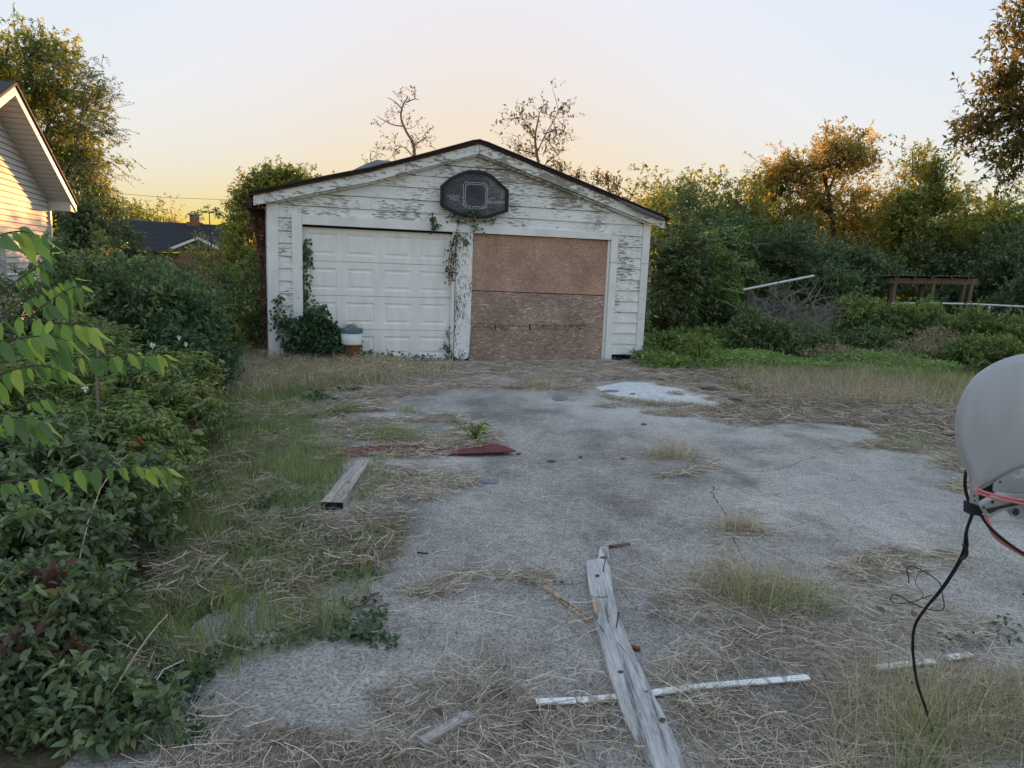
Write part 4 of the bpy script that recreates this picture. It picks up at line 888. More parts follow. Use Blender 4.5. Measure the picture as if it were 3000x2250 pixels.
runner([(940, 1600), (1000, 1590), (1060, 1578), (1105, 1580)], 90, .032, 'green runner below the grey timber')
runner([(960, 1670), (1020, 1690), (1070, 1675), (1110, 1690)], 60, .03, 'thin runner between two green creepers')
runner([(1000, 1760), (1050, 1775), (1100, 1745)], 50, .03, 'short red-tipped runner at the slab edge', L_red)

# long dead stalks leaning out of the hedge
for (a, b, r_, lab) in (((310, 2060, .1), (492, 1800, .34), .004, 'pale dead stalk leaning out of the low left plants'), ((195, 1850, .12), (375, 1330, .5), .003, 'thin bare twig rising through the left mound'), ((290, 1340, .45), (372, 1320, .5), .004, 'tan twig lying across the left hedge')):
    p, q = G(a[0], a[1], a[2]), G(b[0], b[1], b[2]); root = thing('dead_stalk', lab, 'twig', (p[0], p[1], 0)); P = limb(mb_ := MB(), p, q, r_, r_ * .5, .05, 6, 5); mb_.build('stalk', M_stalk, root, world=True)
    MB().tube([(p[0], p[1], 0), p], r_, 5).build('stub', M_stalk, root, world=True)
t_ = thing('bare_stem', 'pale bare stem standing in the middle of the hedge', 'stem', (*gxy(284, 1090)[:2], 0)); P = [A(284, 1130, 4.3), A(287, 1045, 4.3), A(285, 1010, 4.3), A(293, 965, 4.3)]
P = [np.array([P[0][0], P[0][1], 0])] + P; t_.location = tuple(P[0]); MB().tube(spline(P, 4), .0085, 6).build('stem', M_barklight, t_, world=True); MB().tube([P[-1], A(275, 955, 4.3), A(262, 950, 4.35)], .004, 5).build('twig', M_barklight, t_, world=True); MB().tube([P[-1], A(310, 957, 4.3)], .004, 5).build('twig', M_barklight, t_, world=True)
# white flowers
for (x, y, Y, lab) in ((448, 1010, 5.3, 'white trumpet flower lowest on the olive mound'), (525, 988, 6.6, 'white trumpet flower upper right on the hedge'), (545, 1008, 6.7, 'white trumpet flower nearest the dark vine mound'), (250, 1135, 4.0, 'small white flower above the green mound')):
    p = A(x, y, Y); root = thing('flower', lab, 'flower', tuple(p)); mb = MB(); mb.lathe([(.003, -.03), (.006, -.01), (.016, .0)], (0, 0, 0), 8); mb.build('tube', M_flower, root)
    for k in range(5):
        a = k * 1.257 + rng.random(); d = np.array([math.cos(a), -.3 + .2 * math.sin(a), math.sin(a)]); s_ = np.array([-math.sin(a), 0, math.cos(a)]); MB().add([d * .005, d * .013 + s_ * .007, d * .024, d * .013 - s_ * .007], [(0, 1, 2, 3)]).build('petal', M_flower, root)

# ================================================================== SAPLING with large leaflets, left foreground
sap = thing('sapling', 'sapling with long drooping fronds of large bright leaves at left', 'sapling', (-1.72, 2.12, 0))
def leaf_mesh(name):
    pr = [(0, 0), (.08, .08), (.24, .16), (.42, .168), (.62, .125), (.82, .052), (.93, .018), (1.0, 0)]; V = []; Fs = []
    for (t, w_) in pr: V += [(t, w_, .05 * w_ - .16 * t * t + .03 * math.sin(t * 9)), (t, 0, -.05 * w_ - .16 * t * t), (t, -w_, .05 * w_ - .16 * t * t + .03 * math.cos(t * 8))]
    for i in range(len(pr) - 1): Fs += [(i * 3, i * 3 + 3, i * 3 + 4, i * 3 + 1), (i * 3 + 1, i * 3 + 4, i * 3 + 5, i * 3 + 2)]
    return np.array(V), Fs
LV, LF = leaf_mesh('leaf'); LVAR = []
for k in range(5):
    me = bpy.data.meshes.new('leaflet'); me.from_pydata(LV.tolist(), [], LF); me.materials.append(L_bright); at = me.attributes.new('rnd', 'FLOAT', 'POINT'); at.data.foreach_set('value', np.full(len(LV), [.08, .3, .5, .72, .97][k], np.float32))
    for p in me.polygons: p.use_smooth = True
    LVAR.append(me)
def leaflet(p, d, n, L, k, parent=sap):
    d = nrm(np.array(d, float)); s_ = nrm(np.cross(n, d)); n2 = np.cross(d, s_); o = bpy.data.objects.new('leaf', LVAR[k]); col.objects.link(o); o.parent = parent
    m_ = Matrix.Identity(4); p = np.array(p) - loc_of(parent)
    for i in range(3): m_[i][0] = d[i] * L; m_[i][1] = s_[i] * L; m_[i][2] = n2[i] * L; m_[i][3] = p[i]
    o.matrix_local = m_
stem_mb = MB()
stem_mb.tube(spline([(-1.72, 2.12, 0), (-1.74, 2.10, .5), (-1.70, 2.14, 1.0), (-1.66, 2.15, 1.45), (-1.62, 2.2, 1.62)], 4), np.linspace(.012, .006, 17), 6)
stem_mb.build('stem', M_bark, sap, world=True)
def frond(pts, Y0, Y1, n, L, side=0, t0=.2, droop=1.3):
    Ys = np.linspace(Y0, Y1, len(pts)); P = spline([A(x, y, yy) for (x, y), yy in zip(pts, Ys)], 8); fr = MB().tube(P, np.linspace(.0032, .0012, len(P)), 5).build('rachis', M_bark, sap, world=True)
    T = nrm(np.gradient(P, axis=0))
    n = int(n * 1.2)
    for i in range(n):
        t = t0 + (1 - t0) * (i + .5 + random.uniform(-.25, .25)) / n; q = t * (len(P) - 1); k = int(q); p = P[k] + (P[min(k + 1, len(P) - 1)] - P[k]) * (q - k); tt = T[k]; sd = nrm(np.cross(tt, [0, 0, 1.0]))
        for s_ in (1, -1):
            if random.random() < .04: continue
            d = tt * random.uniform(.25, .5) + sd * s_ * random.uniform(.35, .75) + np.array([0, 0, -droop * random.uniform(.45, 1.25)]) + rn(3) * .16
            nn = nrm(np.array([0, -.25, .3]) + sd * s_ * .9 + rn(3) * .4); leaflet(p + rn(3) * .004, d, nn, 1.1 * L * random.uniform(.5, 1.2) * (1 - .25 * abs(t - .55)), random.choice([0, 0, 1, 1, 2, 3, 3, 4]))
    leaflet(P[-1], T[-1] + np.array([0, 0, -.35]), np.array([0, -.4, .8]), L * .95, 4)
frond([(-40, 1068), (120, 1050), (300, 1046), (420, 1040), (480, 1040)], 2.1, 2.25, 13, .066)
frond([(-40, 1420), (100, 1400), (250, 1372), (400, 1368), (490, 1375)], 1.95, 2.15, 15, .070, t0=.05)
frond([(-30, 940), (60, 885), (150, 845), (220, 818)], 2.1, 2.3, 7, .062, t0=.35)
frond([(40, 980), (120, 900), (200, 848), (240, 838)], 2.0, 2.2, 7, .070, t0=.3)
frond([(-60, 730), (0, 690), (60, 678), (115, 690)], 1.8, 1.9, 5, .080, t0=.15, droop=1.0)
frond([(-50, 900), (40, 830), (110, 780), (150, 745)], 2.3, 2.45, 6, .062, t0=.3)
frond([(-60, 950), (40, 925), (150, 945), (220, 950), (265, 960)], 1.85, 1.95, 7, .085, t0=.1)
frond([(-60, 1010), (60, 990), (150, 985), (200, 1000)], 1.75, 1.85, 6, .088, t0=.1)
frond([(-60, 1130), (20, 1090), (110, 1070), (190, 1090)], 1.9, 2.0, 6, .075, t0=.1)
frond([(-60, 1260), (20, 1225), (80, 1225), (130, 1240)], 1.8, 1.9, 5, .078, t0=.1)
frond([(60, 1190), (110, 1170), (160, 1165)], 2.0, 2.1, 3, .06, t0=.1)

# ================================================================== NEIGHBOUR HOUSE (left)
hd = nrm(np.array([.342, -.94, 0])); hn = np.array([.94, .342, 0])       # along the gable wall towards us, outward
HC = A(146, 700, 15.1); HC = np.array([HC[0], 15.1, 0])
hs_ = thing('neighbour_house', 'white vinyl-sided house gable at the left edge', 'house', tuple(HC))
HW, HE, HP = 6.9, 2.40, 3.86; HM = HW / 2; HT = .085
def hp(s_, o_, z): return hd * s_ + hn * o_ + np.array([0, 0, z])        # local to the corner
def gz(s_): return HE + (HP - HE) * (1 - abs(s_ - HM) / HM)
z = .12
while z < HP + HT - .05:
    z1 = z + .1016; s0 = max(0.0, (z - HE - HT) / (HP - HE) * HM); s1 = HW - s0; t0 = max(0.0, (min(z1, HP + HT) - HE - HT) / (HP - HE) * HM); t1 = HW - t0
    if s0 < .08: s0 = .08; t0 = max(t0, .08)
    if s1 > s0 + .1:
        MB().hexa([hp(s0, .030, z), hp(s1, .030, z), hp(s1, .0, z), hp(s0, .0, z)], [hp(t0, .006, z1 - .007), hp(t1, .006, z1 - .007), hp(t1, -.004, z1 - .007), hp(t0, -.004, z1 - .007)]).build('siding_course', M_vinyl, hs_)
    z = z1
MB().bar(hp(.03, .015, 0), hp(.03, .015, HE), .09, .09, hn).build('corner_post', M_vinyl, hs_)
MB().prism([hp(0, -.03, 0), hp(HW, -.03, 0), hp(HW, -.03, HE + HT), hp(HM, -.03, HP + HT), hp(0, -.03, HE + HT)], -hn * .1).build('gable_core', M_metalsheet, hs_)  # core coloured dark to paint shadow lines between the siding courses
MB().prism([hp(0, -.1, 0), hp(0, -7, 0), hp(0, -7, HE), hp(0, -.1, HE)], hd * .05).build('side_wall', M_vinyl, hs_)
OV, RV, TH = .38, .42, .12
sl_ = (HP - HE) / HM
for sgn in (0, 1):
    f_ = (lambda s_: s_) if sgn == 0 else (lambda s_: HW - s_)
    e = -OV; zt = lambda s_: HE + .10 + sl_ * s_
    # soffit strips (each a vinyl panel rib)
    N_ = 22
    for k in range(N_):
        a = -.02 + (HM + .02) * k / N_; b = -.02 + (HM + .02) * (k + 1) / N_ - .045
        MB().hexa([hp(f_(a), -.03, zt(a) - .02), hp(f_(b), -.03, zt(b) - .02), hp(f_(b), RV, zt(b) - .02), hp(f_(a), RV, zt(a) - .02)], [hp(f_(a), -.03, zt(a)), hp(f_(b), -.03, zt(b)), hp(f_(b), RV, zt(b)), hp(f_(a), RV, zt(a))]).build('soffit_panel', M_soffit, hs_)
    MB().hexa([hp(f_(-.02), -.03, zt(-.02) + .004), hp(f_(HM), -.03, zt(HM) + .004), hp(f_(HM), RV, zt(HM) + .004), hp(f_(-.02), RV, zt(-.02) + .004)], [hp(f_(-.02), -.03, zt(-.02) + .02), hp(f_(HM), -.03, zt(HM) + .02), hp(f_(HM), RV, zt(HM) + .02), hp(f_(-.02), RV, zt(-.02) + .02)]).build('soffit_backing', M_bracket, hs_)
    MB().hexa([hp(f_(e), RV + .003, zt(e) - .03), hp(f_(HM), RV + .003, zt(HM) - .03), hp(f_(HM), RV + .03, zt(HM) - .03), hp(f_(e), RV + .03, zt(e) - .03)], [hp(f_(e), RV + .003, zt(e) + TH), hp(f_(HM), RV + .003, zt(HM) + TH), hp(f_(HM), RV + .03, zt(HM) + TH), hp(f_(e), RV + .03, zt(e) + TH)]).build('rake_fascia', M_white, hs_)
    MB().hexa([hp(f_(e - .05), RV + .06, zt(e - .05) + TH + .004), hp(f_(HM), RV + .06, zt(HM) + TH + .004), hp(f_(HM), -7.4, zt(HM) + TH + .004), hp(f_(e - .05), -7.4, zt(e - .05) + TH + .004)], [hp(f_(e - .05), RV + .06, zt(e - .05) + TH + .05), hp(f_(HM), RV + .06, zt(HM) + TH + .05), hp(f_(HM), -7.4, zt(HM) + TH + .05), hp(f_(e - .05), -7.4, zt(e - .05) + TH + .05)]).build('roof_slope', M_shingle, hs_)
    MB().hexa([hp(f_(e), .0, zt(e) - .04), hp(f_(-.0), .0, zt(e) - .04), hp(f_(-.0), RV, zt(e) - .04), hp(f_(e), RV, zt(e) - .04)], [hp(f_(e), .0, zt(e) + .1), hp(f_(0), .0, zt(0) + .0), hp(f_(0), RV, zt(0) + .0), hp(f_(e), RV, zt(e) + .1)]).build('eave_return', M_white, hs_)

# chain-link fence with post, in front of that house
cf = thing('chain_link_fence', 'chain-link fence with pipe rail at the left edge before the house', 'fence', tuple(A(40, 1000, 9.6) * np.array([1, 1, 0])))
Fa, Fb = A(-260, 815, 8.6), A(110, 800, 10.2); Fa[2] = Fb[2] = 1.13
MB().tube([Fa, Fb], .021, 8).build('top_rail', M_galv, cf, world=True)
pp = A(3, 700, 9.3); MB().tube([(pp[0], pp[1], 0), (pp[0], pp[1], 1.62)], .035, 8).build('post', M_oldwood, cf, world=True)
mb = MB(); fd = nrm(Fb - Fa); FL = np.linalg.norm(Fb - Fa)
def zig(s_, ph):
    pts = []; 
    for k in range(38): pts.append(Fa + fd * (s_ + (.032 if (k + ph) % 2 else -.032)) + np.array([0, -.02 * (k % 2), .04 + k * .031 - 1.13 + .0]))
    return pts
for i in range(int(FL / .064)):
    P = zig(.03 + i * .064, i % 2); mb.tube(P, .0024, 3, False)
mb.build('wire_mesh', M_wire, cf, world=True)

# ================================================================== FAR HOUSE
fh0 = A(330, 745, 46.0); fh = thing('far_house', 'low brick house with dark navy roof far behind the hedge', 'house', (fh0[0], 46.0, 0))
ra, rb = A(312, 642, 48), A(780, 668, 48); ea, eb = A(300, 735, 43.5), A(790, 740, 43.5); ra[2] += 0.0
nrow = 24
for k in range(nrow):                      # shingle courses as shallow steps
    t0, t1 = k / nrow, (k + 1) / nrow + .02; p0, p1, q0, q1 = ea + (ra - ea) * t0, eb + (rb - eb) * t0, ea + (ra - ea) * t1, eb + (rb - eb) * t1; u_ = np.array([0, 0, .035]); l_ = np.array([0, 0, .0])
    MB().hexa([p0 - u_, p1 - u_, q1 - u_, q0 - u_], [p0 + u_, p1 + u_, q1 + l_, q0 + l_]).build('shingle_course', M_navyroof, fh, world=True)
back = ra * 1; MB().hexa([ra - (0, 0, .1), rb - (0, 0, .1), rb + (0, 5, -1.6), ra + (0, 5, -1.6)], [ra, rb, rb + (0, 5, -1.5), ra + (0, 5, -1.5)]).build('rear_roof', M_navyroof, fh, world=True)
MB().box(ea[0] + .4, eb[0] - .4, 44.0, 52.0, 0, min(ea[2], eb[2]) + .05).build('brick_wall', M_brick, fh, world=True)
gp, gl, gr_ = A(585, 697, 42.0), A(505, 728, 42.0), A(645, 728, 42.0)
MB().prism([gl + (.2, 0, 0), gr_ + (-.2, 0, 0), gp + (0, 0, -.15)], (0, 2.5, 0)).build('porch_gable', M_mortar, fh, world=True)
for k in range(9):                         # brick courses of the porch gable
    z0 = gl[2] + .02 + k * .075; f_ = (z0 - gl[2]) / (gp[2] - gl[2] - .1); x0, x1 = gl[0] + .25 + (gp[0] - gl[0]) * f_, gr_[0] - .25 + (gp[0] - gr_[0]) * f_; x = x0
    while x < x1 - .08:
        xe = min(x + .2, x1); MB().box(x, xe - .015, 41.97, 42.02, z0, z0 + .06).build('brick', M_brick, fh, world=True); x = xe
for a, b in ((gl, gp), (gp, gr_)):
    MB().bar(a + (0, -.15, 0), b + (0, -.15, 0), .12, .16).build('gable_fascia', M_white, fh, world=True); MB().hexa([a + (0, -.25, .09), b + (0, -.25, .09), b + (0, 5, .09), a + (0, 5, .09)], [a + (0, -.25, .15), b + (0, -.25, .15), b + (0, 5, .15), a + (0, 5, .15)]).build('gable_roof', M_navyroof, fh, world=True)
MB().box(gl[0] + .3, gr_[0] - .3, 42.1, 44, 0, gl[2]).build('porch_wall', M_brick, fh, world=True)
c1, c2 = A(560, 660, 47.8), A(578, 628, 47.8); MB().box(c1[0], c2[0], 47.6, 48.1, c1[2] - .4, c2[2] - .06).build('chimney', M_brick, fh, world=True); MB().box(c1[0] - .1, c2[0] + .1, 47.55, 48.15, c2[2] - .06, c2[2] + .03).build('chimney_cap', M_mortar, fh, world=True); MB().box(c1[0] - .18, c2[0] + .18, 47.5, 48.2, c1[2] - .3, c1[2] + .2).build('chimney_base', M_brick, fh, world=True)
MB().box(*sorted((A(655, 700, 44)[0], A(676, 700, 44)[0])), 43.8, 44.1, 0, A(665, 695, 44)[2]).build('side_chimney', M_brick, fh, world=True)
pa, pb = A(150, 545, 55), A(900, 580, 62); P = [pa + (pb - pa) * t - np.array([0, 0, .5 * math.sin(math.pi * t)]) for t in np.linspace(-1.0, 1.6, 12)]
po = thing('power_line', 'thin power line crossing the sky above the far house', 'cable', (P[0][0], P[0][1], 0)); MB().tube(P, .014, 4).build('wire', M_cable, po, world=True)
for q in (P[0], P[-1]): MB().tube([(q[0], q[1], -.2), (q[0], q[1], q[2] + .4)], .12, 8).build('pole', M_bark, po, world=True)

# ================================================================== THINGS LYING ON THE DRIVEWAY
# broken plank
BP = lambda x, y, z_=.042: G(1200 + x * .5425, 1500 + y * .5425, z_)
lf = [(1030, 182), (1022, 215), (1018, 243), (985, 255), (955, 262), (957, 310), (966, 380), (978, 440), (1012, 458), (1024, 520), (1018, 575), (1003, 590), (1030, 680), (1060, 800), (1085, 880), (1112, 960), (1135, 1030), (1160, 1100), (1190, 1170), (1212, 1212), (1247, 1250), (1290, 1320), (1340, 1400), (1400, 1500)]
rt = [(1074, 182), (1078, 215), (1080, 243), (1082, 255), (1084, 262), (1087, 310), (1093, 380), (1102, 440), (1106, 458), (1120, 510), (1140, 560), (1150, 590), (1185, 690), (1228, 785), (1268, 870), (1305, 955), (1335, 1010), (1372, 1080), (1400, 1150), (1420, 1190), (1440, 1235), (1470, 1310), (1500, 1400), (1545, 1500)]
c = BP(1150, 800, 0); pl = thing('broken_plank', 'long weathered grey plank with a splintered end lying across the slab', 'plank', (c[0], c[1], 0))
mb = MB(); n_ = len(lf); V = []; sub = 4
for z_ in (.043, .016):
    for a, b in zip(lf, rt):
        for k in range(sub + 1):
            t = k / sub; p = BP(a[0] + (b[0] - a[0]) * t, a[1] + (b[1] - a[1]) * t, .043); V.append(p * np.array([1, 1, 0]) + np.array([0, 0, z_ + (rng.uniform(-.0018, .0018) if z_ > .03 else 0) - (.004 if (k in (0, sub) and z_ > .03) else 0)]))
M_ = n_ * (sub + 1); Fs = []
for i in range(n_ - 1):
    for k in range(sub):
        a = i * (sub + 1) + k; Fs += [(a, a + sub + 1, a + sub + 2, a + 1), (M_ + a, M_ + a + 1, M_ + a + sub + 2, M_ + a + sub + 1)]
    a = i * (sub + 1); Fs.append((a, M_ + a, M_ + a + sub + 1, a + sub + 1)); a += sub; Fs.append((a, a + sub + 1, M_ + a + sub + 1, M_ + a))
Fs.append(tuple(range(sub + 1)) + tuple(M_ + k for k in range(sub, -1, -1))); e = (n_ - 1) * (sub + 1); Fs.append(tuple(e + k for k in range(sub, -1, -1)) + tuple(M_ + e + k for k in range(sub + 1)))
mb.add(V, Fs); mb.build('board', M_oldwood, pl, world=True)
for k in range(7): a = BP(1030 + k * 7, 184, .028 + .01 * rng.random()); b = BP(1026 + k * 8, 168 + rng.uniform(-6, 8), .03); MB().bar(a, b, .006, .008).build('splinter', M_oldwood, pl, world=True)
MB().prism([BP(*q, .014) for q in ((962, 345), (985, 400), (1005, 452), (978, 462), (968, 420))], (0, 0, .022)).build('raw_break', M_freshwood, pl, world=True)
MB().prism([BP(*q, .014) for q in ((980, 472), (1012, 466), (1024, 520), (1018, 575), (995, 548), (988, 510))], (0, 0, .018)).build('raw_break', M_freshwood, pl, world=True)
MB().tube([BP(1010, 455, .0445), BP(1040, 462, .0445), BP(1068, 455, .0445)], .0014, 4).build('split', M_dark, pl, world=True)
MB().tube([BP(1008, 590, .0445), BP(1030, 620, .0445), BP(1045, 645, .0445)], .0014, 4).build('split', M_dark, pl, world=True)
MB().tube([BP(1120, 700, .0445), BP(1180, 770, .0445), BP(1215, 830, .0445), BP(1250, 900, .0445)], .0008, 4).build('split', M_dark, pl, world=True)
for (x, y, sx_, sy_) in ((1014, 343, 12, 7), (1140, 862, 16, 8), (1365, 1122, 18, 12), (1048, 245, 20, 6), (1280, 968, 9, 5)):
    MB().add([BP(x + sx_ * math.cos(a), y + sy_ * math.sin(a), .0455) for a in np.linspace(0, 2 * math.pi, 14, endpoint=False)], [tuple(range(14))]).build('knot', M_bark, pl, world=True)
for (x, y, x2, y2) in ((1045, 325, 1060, 258), (1117, 627, 1127, 548)):
    a = BP(x, y, .04); b = np.array([a[0] + (BP(x2, y2, .04)[0] - a[0]) * .3, a[1] + .02, a[2] + (y - y2) * .5425 * a[1] / F]); MB().tube([a, b], .0028, 6).build('nail', M_steel, pl, world=True); MB().tube([b, b + nrm(b - a) * .003], .0045, 8).build('nail_head', M_steel, pl, world=True)

def stick(name, label, pts, wd, ht, mat, zc=None, cat='wood', chip=None):
    P = [G(x, y, .013 + ht / 2) for x, y in pts]; c = np.mean(P, 0); root = thing(name, label, cat, (c[0], c[1], 0)); mb = MB()
    for a, b in zip(P[:-1], P[1:]): mb.bar(a, b, wd, ht)
    mb.build('piece', mat, root, world=True, bevel=.002); return root
stick('wood_chip', 'dark charred stick beside the splintered plank end', [(1785, 1602), (1845, 1594)], .018, .014, M_shedwood)
sp = stick('wood_splinter', 'long split tan splinter left of the broken plank', [(1596, 1719), (1620, 1738), (1660, 1768), (1728, 1817)], .022, .016, M_freshwood)
MB().bar(G(1612, 1745, .03), G(1592, 1757, .016), .012, .008).build('side_sliver', M_oldwood, sp, world=True)
MB().bar(G(1640, 1752, .03), G(1728, 1812, .028), .007, .006).build('bark_edge', M_shedwood, sp, world=True)
wc = stick('wood_chunk', 'small split wood piece with grey face in the near straw', [(1236, 2180), (1310, 2140), (1378, 2098)], .036, .03, plain('grey_wood_face', (.34, .315, .29), .85, 0, .4, 40, .4))
MB().prism([G(1236, 2187, .012), G(1300, 2160, .012), G(1360, 2122, .012), G(1366, 2112, .034), G(1300, 2146, .036), G(1240, 2180, .034)], (.004, .006, 0)).build('fresh_side', M_freshwood, wc, world=True)
stick('wood_chip', 'tiny brown chip touching the right edge of the plank', [(1845, 1895), (1875, 1903)], .02, .014, M_rust)
stick('dark_twig', 'thin black twig on the slab left of the straw wisp', [(1222, 1618), (1235, 1620), (1255, 1621)], .006, .006, M_dark)
stick('wood_chip', 'small grey chip standing beside the near straw', [(1404, 2145), (1409, 2128)], .012, .01, M_oldwood)
# white trim strips
def strip(label, pxs, wd, th=.007):
    c = G(*pxs[len(pxs) // 2]); root = thing('trim_strip', label, 'trim', (c[0], c[1], 0))
    for a, b in zip(pxs[:-1], pxs[1:]):
        p, q = G(*a, .022 + th / 2), G(*b, .022 + th / 2); d = nrm(q - p); MB().bar(p, q - d * .004, wd, th).build('strip_piece', M_strip, root, world=True, bevel=.0015)
    return root
M_strip = peel_paint('strip_paint', lo=.53, hi=.58, vec=(3, 1, 1), bare=(.42, .36, .30))
strip('long white painted trim strip lying under the broken plank', [(1570, 2056), (1690, 2052), (1830, 2040), (2050, 2012), (2372, 1984)], .032)
strip('short white painted trim strip in the right-hand straw', [(2565, 1958), (2690, 1940), (2740, 1937)], .034); strip('white strip end showing through the straw behind the cable', [(2772, 1928), (2850, 1917)], .034)
# grey timber at left
a0, a1, b0, b1 = G(940, 1470, .06), G(1005, 1472, .06), G(1040, 1348, .06), G(1080, 1351, .06)
c = (a0 + a1) / 2; tb = thing('timber', 'short thick weathered timber lying on the grass edge', 'timber', (c[0], c[1], 0))
mb = MB(); k = 10; sub = 5; V = []
for lay in (1, 0):
    for i in range(k + 1):
        for j in range(sub + 1):
            p = (a0 + (b0 - a0) * i / k) * (1 - j / sub) + (a1 + (b1 - a1) * i / k) * j / sub; V.append((p[0], p[1], (.062 + rng.uniform(-.001, .001) - (.003 if j in (0, sub) else 0)) if lay else .004))
M_ = (k + 1) * (sub + 1); Fs = []
for i in range(k):
    for j in range(sub): q = i * (sub + 1) + j; Fs += [(q, q + 1, q + sub + 2, q + sub + 1)]
    q = i * (sub + 1); Fs += [(q, q + sub + 1, M_ + q + sub + 1, M_ + q)]; q += sub; Fs += [(q, M_ + q, M_ + q + sub + 1, q + sub + 1)]
Fs.append(tuple(range(sub, -1, -1)) + tuple(M_ + j for j in range(sub + 1))); e = k * (sub + 1); Fs.append(tuple(e + j for j in range(sub + 1)) + tuple(M_ + e + j for j in range(sub, -1, -1)))
mb.add(V, Fs).build('beam', M_oldwood2, tb, world=True)
MB().prism([a0 * np.array([1, 1, 0]) + (0, 0, .058), a1 * np.array([1, 1, 0]) + (0, 0, .058), a1 * np.array([1, 1, 0]) + (0, 0, .005), a0 * np.array([1, 1, 0]) + (0, 0, .005)], (.001, -.003, 0)).build('end_grain', M_dark, tb, world=True)
# red sheet
c = G(1250, 1325); rs = thing('red_sheet', 'faded dark red painted sheet half buried in straw', 'sheet', (c[0], c[1], 0)); top = [(985, 1328), (1015, 1312), (1100, 1304), (1200, 1303), (1300, 1300), (1430, 1297), (1480, 1306), (1512, 1320)]; bot = [(985, 1334), (1020, 1334), (1100, 1335), (1200, 1334), (1300, 1331), (1400, 1326), (1470, 1323), (1512, 1321)]
mb = MB(); V = [G(*p, .02 + (.03 if i > 4 else .004 * math.sin(i * 2))) for i, p in enumerate(top)] + [G(*p, .02 + (.03 if i > 4 else .004 * math.sin(i * 2))) for i, p in enumerate(bot)]; n_ = len(top)
mb.add(V, [(i, n_ + i, n_ + i + 1, i + 1) for i in range(n_ - 1)]); V2 = [np.array(v) - (0, 0, .008) for v in V]; mb.add(V2, [(i, i + 1, n_ + i + 1, n_ + i) for i in range(n_ - 1)]); mb.add([V[n_ + i] for i in range(n_)] + [V2[n_ + i] for i in range(n_)], [(i, n_ + i, n_ + i + 1, i + 1) for i in range(n_ - 1)]); mb.build('panel', M_redsheet, rs, world=True)
stuff('straw_over_sheet', [straws(scatter([(990, 1336), (1020, 1310), (1300, 1298), (1440, 1320), (1300, 1336)], 700, 0, 3, 90, .3, .01), .16, .003, (.03, .06), .3)], L_straw, 'straw lying across the red sheet', 'straw')
M_scrap = plain('dark_scrap', (.06, .06, .066), .8, 0, .3, 30, .2)
# slate pieces
for (x, y, hw_, hh, lab, m_) in ((1437, 1413, 34, 9, 'pale blue-grey shingle piece alone in the middle of the slab', M_slate), (1642, 1168, 29, 8, 'dark blue shingle piece left of the bleached patch', M_slate), (1790, 1147, 32, 5, 'long flat shingle piece on the bleached patch', M_slate), (1853, 1155, 11, 3, 'small shingle scrap upper right on the bleached patch', M_dark), (1856, 1172, 14, 2, 'sliver of shingle low on the bleached patch', M_ivyg := plain('mossy_scrap', (.05, .07, .05), .9)), (1885, 1244, 11, 3, 'black scrap on the slab below the bleached patch', M_dark), (1000, 1237, 30, 6, 'shingle piece half under the left straw', M_slate), (1615, 1352, 18, 4, 'greenish shingle sliver right of the red sheet', M_ivyg), (1520, 1331, 8, 4, 'tiny green scrap at the tip of the red sheet', M_ivyg), (1700, 1340, 9, 3, 'small black scrap in the slab centre', M_dark), (1825, 1345, 7, 2, 'tiny dark scrap left of the lone dry tuft', M_dark), (1165, 1232, 50, 6, 'large pale shingle under straw behind the red sheet', M_slate), (1625, 1706, 7, 4, 'dark nut beside the straw wisp', M_dark), (1646, 1705, 8, 4, 'second dark nut nearer the plank', M_dark), (1005 + 2000, 1742, 12, 5, 'brown leaf scrap at the right edge', M_deadvine)):
    c = G(x, y); root = thing('shingle_scrap', lab, 'scrap', (c[0], c[1], 0), 0, 'roof scraps on the slab'); k = 5; an = np.linspace(0, 2 * math.pi, k, endpoint=False) + rng.uniform(-.45, .45, k); hw_ *= .9
    if hw_ > 20: an = np.array([.05, .9, 2.0, 2.9, 3.5, 4.6, 5.6])
    MB().prism([G(x + hw_ * math.cos(a) * rng.uniform(.7, 1.1), y + hh * math.sin(a) * rng.uniform(.6, 1.1), .013) for a in an], (0, 0, .006)).build('piece', M_scrap if m_ is M_dark else m_, root, world=True)
# dead leaves
for (x, y, lab) in ((1545, 2150, 'curled brown leaf in the straw left of the plank'), (1590, 2085, 'dark brown leaf under the white strip'), (1640, 2092, 'second brown leaf under the white strip'), (1115, 2238, 'pale dead leaf at the bottom edge'), (2592, 1800, 'pale upright dead leaf near the thin wire'), (2680, 1815, 'pale husk beside the black cable'), (345, 2225, 'pale dry leaf in the near left corner'), (1300, 2100, 'dry husk above the wood piece')):
    c = G(x, y, .02); root = thing('dead_leaf', lab, 'leaf', (c[0], c[1], 0), 0, 'dead leaves'); V, Fq = leaves(np.array([c]), np.array([[rng.uniform(-1, 1), rng.uniform(-1, 1), .3]]), np.array([[0, -.3, 1.0]]), .06, .03, .3); leaf_part('blade', [(V, Fq, np.full(4, rng.uniform(.6, 1)))], L_deadleaf, root)
